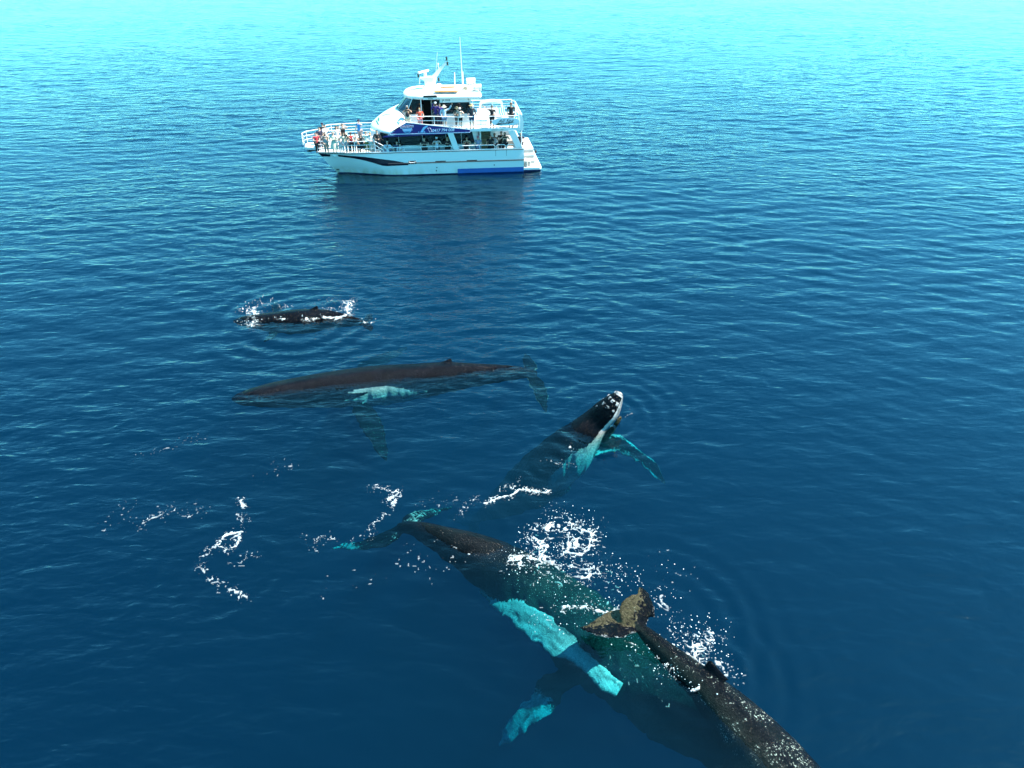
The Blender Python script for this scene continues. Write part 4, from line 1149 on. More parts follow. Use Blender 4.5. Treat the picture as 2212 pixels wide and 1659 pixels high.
# ------------------------------------------------------------------ whales
def whale_material():
    m, t = new_mat('whale_skin')
    L = t.links.new
    o = nd(t, 'ShaderNodeOutputMaterial')
    p = nd(t, 'ShaderNodeBsdfPrincipled')
    tc = nd(t, 'ShaderNodeTexCoord')
    aw = nd(t, 'ShaderNodeAttribute', attribute_name='white')
    ao = nd(t, 'ShaderNodeAttribute', attribute_name='ochre')
    asp = nd(t, 'ShaderNodeAttribute', attribute_name='speck')
    ap = nd(t, 'ShaderNodeAttribute', attribute_name='pale')
    def noise(scale, detail, rough=0.6, dist=0.0):
        n = nd(t, 'ShaderNodeTexNoise')
        n.inputs['Scale'].default_value = scale
        n.inputs['Detail'].default_value = detail
        n.inputs['Roughness'].default_value = rough
        n.inputs['Distortion'].default_value = dist
        L(tc.outputs['Object'], n.inputs['Vector'])
        return n.outputs['Fac']
    def ramp(v, lo, hi, a=0.0, b=1.0):
        r = nd(t, 'ShaderNodeMapRange', interpolation_type='SMOOTHSTEP')
        L(v, r.inputs['Value'])
        r.inputs['From Min'].default_value = lo; r.inputs['From Max'].default_value = hi
        r.inputs['To Min'].default_value = a; r.inputs['To Max'].default_value = b
        return r.outputs[0]
    def math2(op, a, b):
        n = nd(t, 'ShaderNodeMath', operation=op)
        for i, v in enumerate((a, b)):
            if isinstance(v, (int, float)): n.inputs[i].default_value = v
            else: L(v, n.inputs[i])
        return n.outputs[0]
    def mix(f, a, b):
        n = nd(t, 'ShaderNodeMix', data_type='RGBA')
        L(f, n.inputs[0])
        for i, v in ((6, a), (7, b)):
            if isinstance(v, tuple): n.inputs[i].default_value = (*v, 1)
            else: L(v, n.inputs[i])
        return n.outputs[2]
    big = noise(1.6, 6, 0.65)
    fine = noise(9.0, 5, 0.7, 0.4)
    tiny = noise(21.0, 4, 0.65)
    dark = mix(ramp(big, 0.35, 0.7), (0.0010, 0.0015, 0.003), (0.0030, 0.0040, 0.0066))
    dark = mix(ramp(fine, 0.56, 0.80, 0, 0.5), dark, (0.0062, 0.0085, 0.0115))
    dark = mix(math2('MULTIPLY', ap.outputs['Fac'], ramp(big, 0.30, 0.72, 0.45, 1.0)), dark, (0.028, 0.042, 0.034))
    och = mix(ramp(fine, 0.35, 0.65), (0.03, 0.026, 0.014), (0.070, 0.062, 0.034))
    of = ramp(math2('ADD', ao.outputs['Fac'], math2('MULTIPLY', math2('SUBTRACT', fine, 0.5), ramp(ao.outputs['Fac'], 0.05, 0.4, 0.0, 2.2))), 0.4, 0.65)
    c = mix(of, dark, och)
    wf = ramp(math2('ADD', aw.outputs['Fac'], math2('MULTIPLY', math2('SUBTRACT', math2('ADD', math2('MULTIPLY', fine, 0.5), math2('MULTIPLY', big, 0.5)), 0.5), 1.5)), 0.44, 0.58)
    white = mix(ramp(tiny, 0.35, 0.62), (0.40, 0.41, 0.41), (0.52, 0.53, 0.53))
    atn = nd(t, 'ShaderNodeAttribute', attribute_name='tone')
    white = mix(atn.outputs['Fac'], (0.05, 0.065, 0.07), white)
    c = mix(wf, c, white)
    sf = ramp(math2('ADD', math2('MULTIPLY', math2('MULTIPLY', asp.outputs['Fac'], ramp(big, 0.36, 0.62, 0.45, 1.05)), 0.385), math2('ADD', math2('MULTIPLY', tiny, 0.75), math2('MULTIPLY', fine, 0.25))), 0.80, 0.86)
    c = mix(sf, c, (0.30, 0.36, 0.31))  # pale specks: sun sparkle on wet skin painted in, barnacle marks on the head
    L(c, p.inputs['Base Color'])
    p.inputs['Roughness'].default_value = 0.12
    p.inputs['Specular IOR Level'].default_value = 0.07
    b = nd(t, 'ShaderNodeBump')
    b.inputs['Strength'].default_value = 0.9
    b.inputs['Distance'].default_value = 0.06
    L(math2('ADD', fine, math2('MULTIPLY', tiny, 0.55)), b.inputs['Height'])
    L(b.outputs[0], p.inputs['Normal'])
    L(p.outputs[0], o.inputs[0])
    return m

WHALE_SKIN = whale_material()

def catmull(pts, n):
    """Evenly spaced samples along a smooth curve through rows of any width; first three columns are the position."""
    P = np.array(pts, float)
    P = np.vstack([2 * P[0] - P[1], P, 2 * P[-1] - P[-2]])
    out_ = []
    for i in range(1, len(P) - 2):
        for tt in np.linspace(0, 1, 24, endpoint=False):
            a, b, c, d = P[i - 1], P[i], P[i + 1], P[i + 2]
            out_.append(0.5 * (2 * b + (c - a) * tt + (2 * a - 5 * b + 4 * c - d) * tt ** 2 + (3 * b - a - 3 * c + d) * tt ** 3))
    out_.append(P[-2])
    out_ = np.array(out_)
    ln = np.concatenate([[0], np.cumsum(np.linalg.norm(np.diff(out_[:, :3], axis=0), axis=1))])
    q = np.linspace(0, ln[-1], n)
    return np.stack([np.interp(q, ln, out_[:, j]) for j in range(out_.shape[1])], 1), q / ln[-1]

def unit(v):
    return v / np.maximum(np.linalg.norm(v, axis=-1, keepdims=True), 1e-9)

class Shell:
    def __init__(s):
        s.v, s.f, s.meta = [], [], []
        s.n = 0
    def loft(s, rings, meta):
        """rings: K x M x 3; meta: K x M x 4 = (part, u, a, b); closed round, capped at both ends."""
        K, M = rings.shape[:2]
        base = s.n
        s.v.append(rings.reshape(-1, 3)); s.meta.append(meta.reshape(-1, 4))
        i = np.arange(K - 1)[:, None] * M; j = np.arange(M)[None, :]; j2 = (j + 1) % M
        s.f += [tuple(int(x) + base for x in q) for q in np.stack([i + j, i + j2, i + M + j2, i + M + j], -1).reshape(-1, 4)]
        s.f.append(tuple(base + int(x) for x in range(M - 1, -1, -1)))
        s.f.append(tuple(base + (K - 1) * M + int(x) for x in range(M)))
        s.n += K * M
    def blade(s, pts, normal, part, thick=0.10, knobs=0.0, n=46, m=22):
        """Flat tapering limb: pts rows (x, y, z, half chord); normal = the direction its flat side faces."""
        C, u = catmull(pts, n)
        T = unit(np.gradient(C[:, :3], axis=0))
        N = np.array(normal, float)
        Nn = unit(N - (T @ N)[:, None] * T)
        B = np.cross(T, Nn)
        a = np.linspace(0, 2 * math.pi, m, endpoint=False)
        ch = np.maximum(C[:, 3], 0.04)
        lead = 1 + knobs * np.sin(u * 40) * (u > 0.25)
        jit = 0.05 * np.sin(u * 61 + 1.3) + 0.04 * np.sin(u * 23 + 4.0) + 0.04 * np.sin(u * 97)
        lead = lead + jit * (u > 0.15) * (knobs > 0)
        th = thick * np.sqrt(np.clip(ch / ch.max(), 0.15, 1))
        ca, sa = np.cos(a), np.sin(a)
        off = np.where(ca > 0, ca[None, :] * (ch * lead)[:, None], ca[None, :] * ch[:, None])
        rings = C[:, None, :3] + B[:, None, :] * off[..., None] + Nn[:, None, :] * (sa[None, :] * th[:, None])[..., None]
        meta = np.zeros((n, m, 4))
        meta[..., 0] = part; meta[..., 1] = u[:, None]; meta[..., 2] = ca[None, :]; meta[..., 3] = sa[None, :]
        s.loft(rings, meta)

def body_shell(sh, spine, dorsal, flat_head=0.85, pleats=0.03, n=150, m=72, fin=None):
    C, s = catmull(spine, n)
    T = unit(np.gradient(C[:, :3], axis=0))
    D = np.array(dorsal, float)
    if D.ndim == 2:
        D = np.stack([np.interp(s, np.linspace(0, 1, len(D)), D[:, k]) for k in range(3)], 1)
    else:
        D = np.repeat(D[None], n, 0)
    D = unit(D - (np.sum(T * D, 1))[:, None] * T)
    W = np.cross(T, D)
    r = np.maximum(C[:, 3], 0.02)
    hf = np.interp(s, [0, 0.06, 0.2, 0.4, 0.6, 0.8, 0.93, 1], [flat_head * 0.8, flat_head, 0.95, 1.05, 1.1, 1.3, 1.45, 1.1])
    a = np.linspace(-math.pi, math.pi, m, endpoint=False)
    ca, sa = np.cos(a)[None, :], np.sin(a)[None, :]
    k = np.ones((n, m))
    ven = smooth01(1.75, 2.1, np.abs(a))[None, :] * (1 - smooth01(0.46, 0.56, s))[:, None] * smooth01(0.03, 0.1, s)[:, None]
    k += pleats * ven * np.sin(a * 34)[None, :]
    jaw = 1.45 + 0.55 * smooth01(0.12, 0.22, s)              # mouth line, drooping towards the eye
    for sg in (-1, 1):
        k -= 0.11 * np.exp(-((a[None, :] * sg - jaw[:, None]) / 0.05) ** 2) * (1 - smooth01(0.2, 0.24, s))[:, None] * smooth01(0.01, 0.04, s)[:, None]
    k += 0.05 * np.exp(-((np.abs(a)[None, :] - jaw[:, None] - 0.22) / 0.16) ** 2) * (1 - smooth01(0.18, 0.25, s))[:, None]
    k += 0.05 * np.exp(-(a[None, :] / 0.16) ** 2) * smooth01(0.6, 0.75, s)[:, None]      # ridge along the tail stock
    k += 0.04 * np.exp(-(a[None, :] / 0.18) ** 2) * np.exp(-((s - 0.1) / 0.05) ** 2)[:, None]
    rr = r[:, None] * k
    rings = C[:, None, :3] + W[:, None, :] * (sa * rr)[..., None] + D[:, None, :] * (ca * rr * hf[:, None])[..., None]
    meta = np.zeros((n, m, 4))
    meta[..., 0] = 0; meta[..., 1] = s[:, None]; meta[..., 2] = a[None, :]
    sh.loft(rings, meta)
    if fin:
        sf, hgt, ln = fin
        i = int(sf * (n - 1))
        b = C[i, :3] + D[i] * r[i] * hf[i] * 0.8
        t = T[i]
        sh.blade([(*(b - t * ln * 0.1), ln), (*(b + D[i] * hgt * 0.6 + t * ln * 0.25), ln * 0.62), (*(b + D[i] * (hgt + 0.1) + t * ln * 0.75), ln * 0.18)],
                 W[i], 9, 0.08, 0, 16, 14)
    return C, T, D, W

def tubercles(sh, C, T, D, W, spots, size=0.07):
    for s, a in spots:
        i = int(s * (len(C) - 1))
        d = W[i] * math.sin(a) + D[i] * math.cos(a) * 0.85
        c = C[i, :3] + d * C[i, 3] * 0.98
        th = np.linspace(0.05, math.pi - 0.05, 7)
        ph = np.linspace(0, 2 * math.pi, 10, endpoint=False)
        rings = c + size * np.stack([np.sin(th)[:, None] * np.cos(ph)[None], np.sin(th)[:, None] * np.sin(ph)[None], np.cos(th)[:, None] * np.ones((1, 10))], -1)
        meta = np.zeros((7, 10, 4)); meta[..., 0] = 8; meta[..., 1] = s; meta[..., 2] = a
        sh.loft(rings, meta)

def finish_whale(name, sh, paint, label, voxel=0.05, cat='whale'):
    v = np.concatenate(sh.v); meta = np.concatenate(sh.meta)
    base = v.mean(0); base[2] = 0
    tmp = mesh_obj('shell', v - base, sh.f)
    md = tmp.modifiers.new('fuse', 'REMESH')
    md.mode = 'VOXEL'; md.voxel_size = voxel; md.use_smooth_shade = True
    sm = tmp.modifiers.new('soft', 'SMOOTH'); sm.factor = 0.5; sm.iterations = 3
    dg = bpy.context.evaluated_depsgraph_get()
    me = bpy.data.meshes.new_from_object(tmp.evaluated_get(dg))
    old = tmp.data
    bpy.data.objects.remove(tmp); bpy.data.meshes.remove(old)
    me.name = name
    me.polygons.foreach_set('use_smooth', [True] * len(me.polygons))
    kd = kdtree.KDTree(len(v))
    for i, q in enumerate(v - base): kd.insert(q, i)
    kd.balance()
    idx = np.array([kd.find(vt.co)[1] for vt in me.vertices])
    mt = meta[idx]
    co = np.empty(len(me.vertices) * 3); me.vertices.foreach_get('co', co); co = co.reshape(-1, 3) + base
    # the ripples above bend what lies below them
    dp = np.clip(-co[:, 2], 0, 2.2); am = smooth01(0.05, 0.5, dp) * (0.03 + 0.055 * dp)
    wob = co.copy()
    wob[:, 0] += am * 2.2 * (fbm(co[:, 0] * 1.4, co[:, 1] * 4.0, 51, 2) - 0.5)
    wob[:, 1] += am * 2.2 * (fbm(co[:, 0] * 3.4, co[:, 1] * 2.4, 57, 2) - 0.5)
    me.vertices.foreach_set('co', (wob - base).reshape(-1)); me.update()
    ch = {'tone': np.clip(0.12 + 1.5 * (fbm(mt[:, 1] * 7 + mt[:, 2] * 1.5, mt[:, 2] * 2.2 + 5, 91, 3) - 0.22), 0, 1), 'pale': np.zeros(len(mt)), 'white': np.zeros(len(mt)), 'ochre': np.zeros(len(mt)), 'speck': np.zeros(len(mt))}
    paint(mt[:, 0], mt[:, 1], mt[:, 2], mt[:, 3], co, ch)
    for k_, val in ch.items():
        at_ = me.attributes.new(k_, 'FLOAT', 'POINT')
        at_.data.foreach_set('value', val.astype(np.float32))
    me.materials.clear(); me.materials.append(WHALE_SKIN)
    o = bpy.data.objects.new(name, me)
    COL.objects.link(o)
    o.location = base
    tag(o, label, cat, 'humpback whales near the boat')
    return o

def row(px, py, z, r):
    p = at(px, py, z)
    return (p.x, p.y, p.z, r)

# --- the long whale gliding at the surface, head to the left
sh = Shell()
sp = [row(500, 862, -0.21, 0.06), row(516, 861, -0.27, 0.32), row(556, 857, -0.35, 0.52), row(610, 851, -0.46, 0.67), row(700, 842, -0.57, 0.80), row(800, 834, -0.65, 0.88),
      row(880, 826, -0.63, 0.80), row(960, 816, -0.47, 0.62), row(1030, 810, -0.41, 0.42), row(1100, 806, -0.39, 0.27), row(1145, 806, -0.46, 0.17), row(1160, 808, -0.51, 0.10)]
C, T, D, W = body_shell(sh, sp, [(0.0, 0.12, 1.0), (0.0, 0.35, 1.0), (0, 0.5, 1.0), (0.0, 0.3, 1.0), (0.0, 0.15, 1.0)], fin=(0.70, 0.20, 0.32))
sh.blade([row(770, 868, -1.1, 0.36), row(792, 898, -1.05, 0.50), row(806, 930, -1.1, 0.46), row(822, 965, -1.3, 0.33), row(838, 992, -1.7, 0.10)], (0.1, 0.1, 1), 1, 0.10, 0.07)
sh.blade([row(770, 815, -1.2, 0.40), row(800, 788, -1.9, 0.50), row(840, 768, -2.5, 0.40), row(880, 752, -3.2, 0.10)], (0.1, 0.1, 1), 2, 0.10, 0.07)
sh.blade([row(1140, 806, -0.58, 0.18), row(1160, 830, -0.72, 0.42), row(1172, 862, -0.95, 0.30), row(1177, 892, -1.3, 0.06)], (0.2, 0, 1), 3, 0.07)
sh.blade([row(1140, 806, -0.58, 0.18), row(1146, 792, -0.60, 0.36), row(1140, 776, -0.9, 0.26), row(1138, 764, -1.2, 0.06)], (0.2, 0, 1), 3, 0.07)
def paint(part, u, a, b, co, ch):
    body = part == 0
    side = np.abs(a)
    ch['white'] = np.where(body, smooth01(1.42, 1.62, side - 0.42 * smooth01(0.46, 0.62, u)) * smooth01(0.36, 0.44, u + 0.035 * np.sin(a * 13) + 0.02 * np.sin(a * 31)) * (1 - smooth01(0.52, 0.66, u + 0.03 * np.sin(a * 17))) * 1.25, 0)
    fl = (part == 1) | (part == 2)
    ch['white'] = np.where(fl, np.clip(0.34 * smooth01(0.7, 1.0, np.abs(a)) + 0.20 * smooth01(0.6, 1, u), 0, 1), ch['white'])
    ch['white'] = np.where(part == 3, 0.10 + 0.42 * smooth01(0.6, 1, np.abs(a)), ch['white'])
    ch['ochre'] = np.where(part == 3, 0.2, np.where(fl, 0.15, 0))
    ch['speck'] = np.where(body, 0.25 * smooth01(0.6, 0.9, u), 0)
finish_whale('whale', sh, paint, 'long dark humpback whale lying level at the surface, one flipper spread down towards the viewer', 0.05)

# --- the whale raising its head out of the water
sh = Shell()
sp = [row(1341, 849, 1.42, 0.14), row(1336, 855, 1.34, 0.28), row(1326, 868, 1.08, 0.43), row(1312, 886, 0.68, 0.53), row(1290, 908, 0.15, 0.58), row(1266, 936, -0.45, 0.80), row(1236, 970, -1.25, 1.05),
      row(1196, 1008, -2.4, 1.12), row(1150, 1045, -4.0, 1.0), row(1100, 1080, -6.0, 0.70), row(1055, 1108, -8.0, 0.36), row(1030, 1122, -9.4, 0.14)]
C, T, D, W = body_shell(sh, sp, [(-0.80, 0.35, 0.45), (-0.75, 0.4, 0.15), (-0.6, 0.45, -0.5), (-0.6, 0.45, -0.6), (-0.6, 0.4, -0.6)], flat_head=0.95, pleats=0.035)
tub = [(s_, a_) for s_ in (0.012, 0.03, 0.05) for a_ in (-2.0, -1.3, -0.7, 0.0, 0.7, 1.3, 2.0)] + [(0.07, 0.25), (0.075, -0.4), (0.1, 0.1), (0.04, 2.5), (0.04, -2.5)]
tubercles(sh, C, T, D, W, tub, 0.055)
sh.blade([row(1275, 968, -1.4, 0.40), row(1330, 958, -1.4, 0.46), row(1380, 985, -2.2, 0.36), row(1415, 1015, -2.9, 0.28), row(1440, 1042, -3.7, 0.10)], (0.1, -0.45, 1), 1, 0.10, 0.09)
sh.blade([row(1300, 955, -1.0, 0.24), row(1322, 928, -0.4, 0.22), row(1336, 908, 0.12, 0.16), row(1341, 899, 0.32, 0.06)], (0.6, -0.5, 0.3), 2, 0.09, 0.06)
sh.blade([row(1034, 1117, -9.6, 0.2), row(1020, 1140, -10.0, 0.5), row(1010, 1160, -10.4, 0.1)], (-0.5, 0, 1), 3, 0.08)
sh.blade([row(1034, 1117, -9.6, 0.2), row(1000, 1118, -10.0, 0.5), row(970, 1116, -10.4, 0.1)], (-0.5, 0, 1), 3, 0.08)
def paint(part, u, a, b, co, ch):
    side = np.abs(a)
    ch['white'] = np.where(part == 0, smooth01(0.0, 0.4, side - 2.05 + 0.60 * smooth01(0.13, 0.24, u)) * smooth01(0.02, 0.06, u) * (0.85 - 0.6 * smooth01(0.26, 0.44, u)) + 0.36 * (1 - smooth01(0.0, 0.055, u)) , 0)
    ch['white'] = np.where(part == 0, np.maximum(ch['white'], smooth01(2.2, 2.5, side) * (1 - smooth01(0.10, 0.2, u)) * 0.9), ch['white'])
    ch['white'] = np.where(part == 8, 0.60, ch['white'])
    ch['white'] = np.where(part == 1, 0.30 + 0.32 * smooth01(0.35, 0.95, np.abs(a)), ch['white'])
    ch['ochre'] = np.where(part == 2, 0.7, 0.0)
    ch['speck'] = np.where(part == 0, 0.5 * (1 - smooth01(0.05, 0.2, u)), 0)
finish_whale('whale', sh, paint, 'whale holding its knobbly barnacled head upright out of the water, pale flipper glowing below', 0.045)

# --- the whale rolled below the surface between foam and the raised tail
sh = Shell()
sp = [row(1635, 1690, -1.7, 0.10), row(1600, 1655, -1.7, 0.46), row(1545, 1605, -1.7, 0.72), row(1470, 1545, -2.2, 0.98), row(1380, 1465, -2.4, 1.18), row(1285, 1388, -2.4, 1.28),
      row(1195, 1312, -2.05, 1.15), row(1110, 1250, -1.4, 0.92), row(1030, 1202, -0.62, 0.66), row(965, 1172, -0.42, 0.44), row(910, 1148, -0.42, 0.27), row(876, 1138, -0.55, 0.17), row(860, 1134, -0.6, 0.10)]
C, T, D, W = body_shell(sh, sp, [(0.15, 0.25, 1.0), (0.15, 0.3, 1.0), (-0.1, 0.1, 1.0), (-0.1, 0.1, 1.0)], fin=(0.66, 0.2, 0.34))
sh.blade([row(1338, 1494, -1.25, 0.22), row(1300, 1464, -1.15, 0.31), row(1262, 1430, -1.10, 0.24), row(1215, 1392, -1.10, 0.42), row(1150, 1345, -1.3, 0.44), row(1090, 1307, -1.5, 0.30), row(1038, 1280, -2.1, 0.10)],
         (-0.25, -0.35, 1), 1, 0.10, 0.06)
sh.blade([row(1275, 1420, -2.2, 0.45), row(1222, 1462, -2.3, 0.40), row(1180, 1502, -2.6, 0.46), row(1130, 1555, -3.2, 0.38), row(1076, 1610, -4.2, 0.14)], (-0.2, -0.25, 1), 2, 0.10, 0.06)
sh.blade([row(872, 1138, -0.6, 0.2), row(840, 1160, -1.0, 0.42), row(790, 1174, -1.5, 0.32), row(722, 1186, -2.2, 0.07)], (0, 0, 1), 3, 0.07)
sh.blade([row(872, 1138, -0.55, 0.2), row(896, 1118, -0.8, 0.36), row(925, 1108, -1.2, 0.30), row(975, 1096, -2.4, 0.07)], (0, 0, 1), 4, 0.07)
def paint(part, u, a, b, co, ch):
    wh = np.zeros(len(u))
    wh = np.where(part == 0, 0.0, wh)
    wh = np.where((part == 0) & (u > 0.60), 0.45 * smooth01(0.7, 1.2, a) * smooth01(0.62, 0.66, u) * (1 - smooth01(0.70, 0.78, u)), wh)
    wh = np.where(part == 1, 0.85 - 0.2 * np.exp(-((u - 0.27) / 0.035) ** 2), wh)
    wh = np.where(part == 2, smooth01(0.30, 0.62, u) * 0.75 + 0.15, wh)
    wh = np.where(part == 3, 0.30 + 0.3 * smooth01(0.45, 0.8, u), wh)
    wh = np.where(part == 4, 0.44, wh)
    ch['white'] = wh
    ch['ochre'] = np.where((part == 3) | (part == 4), 0.25, 0)
    ch['pale'] = np.where(part == 0, 0.10 + 0.62 * (1 - smooth01(0.58, 0.74, u)) * smooth01(0.15, 0.34, u), 0)
    ch['speck'] = np.where(part == 0, 0.15, 0)
finish_whale('whale', sh, paint, 'whale rolling under the surface beneath the foam, its long white flipper shining turquoise', 0.05)

# --- the nearest whale with its flukes lifted clear of the water
sh = Shell()
sp = [row(2010, 2130, -1.6, 0.1), row(1960, 2050, -1.5, 0.62), row(1890, 1950, -1.35, 0.95), row(1800, 1830, -1.0, 1.02), row(1720, 1722, -0.82, 0.92), row(1650, 1630, -0.60, 0.80), row(1585, 1555, -0.38, 0.64), row(1530, 1495, -0.18, 0.45),
      row(1480, 1448, -0.02, 0.33), row(1430, 1402, 0.12, 0.22), row(1392, 1366, 0.28, 0.16), row(1374, 1346, 0.40, 0.10)]
C, T, D, W = body_shell(sh, sp, (0.30, 0.22, 1.0), fin=(0.745, 0.24, 0.46))
sh.blade([row(1386, 1358, 0.32, 0.15), row(1350, 1346, 0.36, 0.52), row(1302, 1354, 0.30, 0.40), row(1272, 1357, 0.24, 0.17), row(1252, 1356, 0.16, 0.04)], (0.10, 0.05, 1), 3, 0.06)
sh.blade([row(1386, 1358, 0.32, 0.15), row(1376, 1330, 0.55, 0.54), row(1385, 1302, 0.78, 0.44), row(1388, 1284, 0.88, 0.22), row(1382, 1268, 0.96, 0.06)], (0.10, -0.60, 0.8), 4, 0.06)
sh.blade([row(1800, 1830, -1.6, 0.4), row(1700, 1860, -2.4, 0.5), row(1600, 1900, -3.0, 0.1)], (0, 0, 1), 1, 0.1, 0.06)
sh.blade([row(1850, 1800, -1.5, 0.4), row(1930, 1790, -2.2, 0.5), row(2010, 1790, -2.8, 0.1)], (0, 0, 1), 2, 0.1, 0.06)
def paint(part, u, a, b, co, ch):
    fl = (part == 3) | (part == 4)
    ch['ochre'] = np.where(fl, 0.28 + 0.5 * smooth01(-0.35, 0.5, np.where(part == 3, a, -a)) * (1 - 0.5 * smooth01(0.6, 1, u)), 0)
    ch['white'] = np.where(fl, 0.22 + 0.30 * smooth01(0.6, 1.0, np.where(part == 3, -a, a)), np.where(part == 0, 0.25 * smooth01(1.9, 2.4, np.abs(a)), 0))
    ch['white'] = np.where((part == 1) | (part == 2), 0.7, ch['white'])
    ch['speck'] = np.where(part == 0, 0.62 * (1 - smooth01(0.85, 0.95, u)) * smooth01(0.0, 0.9, 1 - 0.0 * u), np.where(fl, 0.45, 0))  # back and flukes get painted glints of the wet skin
    ch['pale'] = np.where(part == 0, 0.45 * smooth01(0.45, 1.2, -a) + 0.03, 0)
finish_whale('whale', sh, paint, 'nearest whale, ochre stained tail flukes raised and dark back with painted glints running off the bottom edge', 0.04)

# --- the small far whale awash in its own splash
sh = Shell()
sp = [row(503, 693, -0.18, 0.05), row(520, 694, -0.22, 0.28), row(555, 695, -0.26, 0.44), row(605, 696, -0.34, 0.58), row(660, 694, -0.36, 0.62), row(705, 690, -0.26, 0.46), row(745, 692, -0.22, 0.27), row(780, 697, -0.18, 0.14), row(794, 699, -0.16, 0.08)]
C, T, D, W = body_shell(sh, sp, (0.0, 0.1, 1.0), fin=(0.60, 0.20, 0.28))
sh.blade([row(595, 712, -0.6, 0.22), row(585, 725, -0.75, 0.28), row(570, 738, -1.0, 0.08)], (0, 0, 1), 1, 0.08, 0.06)
sh.blade([row(600, 680, -0.6, 0.22), row(598, 664, -1.0, 0.28), row(592, 650, -1.4, 0.08)], (0, 0, 1), 2, 0.08, 0.06)
sh.blade([row(782, 697, -0.26, 0.1), row(796, 706, -0.18, 0.24), row(802, 716, -0.3, 0.05)], (0.1, 0, 1), 3, 0.05)
sh.blade([row(782, 697, -0.26, 0.1), row(796, 688, -0.22, 0.24), row(798, 678, -0.35, 0.05)], (0.1, 0, 1), 3, 0.05)
def paint(part, u, a, b, co, ch):
    ch['white'] = np.where(part == 0, 0.3 * smooth01(1.6, 2.2, np.abs(a)) * (u < 0.5), np.where(part < 3, 0.35, 0.25))
    ch['speck'] = np.where(part == 0, 0.35, 0)
finish_whale('whale', sh, paint, 'small dark whale farthest from the viewer, awash in two white splashes', 0.04)
# ------------------------------------------------------------------ foam and spray
def foam_material():
    m, t = new_mat('foam')
    o = nd(t, 'ShaderNodeOutputMaterial'); p = nd(t, 'ShaderNodeBsdfPrincipled')
    p.inputs['Base Color'].default_value = (0.72, 0.82, 0.84, 1)
    p.inputs['Roughness'].default_value = 0.6
    p.inputs['Subsurface Weight'].default_value = 0.0
    tr = nd(t, 'ShaderNodeBsdfTransparent'); at_ = nd(t, 'ShaderNodeAttribute', attribute_name='cover'); mx = nd(t, 'ShaderNodeMixShader')
    t.links.new(at_.outputs['Fac'], mx.inputs[0]); t.links.new(tr.outputs[0], mx.inputs[1]); t.links.new(p.outputs[0], mx.inputs[2])
    t.links.new(mx.outputs[0], o.inputs[0])
    return m
FOAM = foam_material()

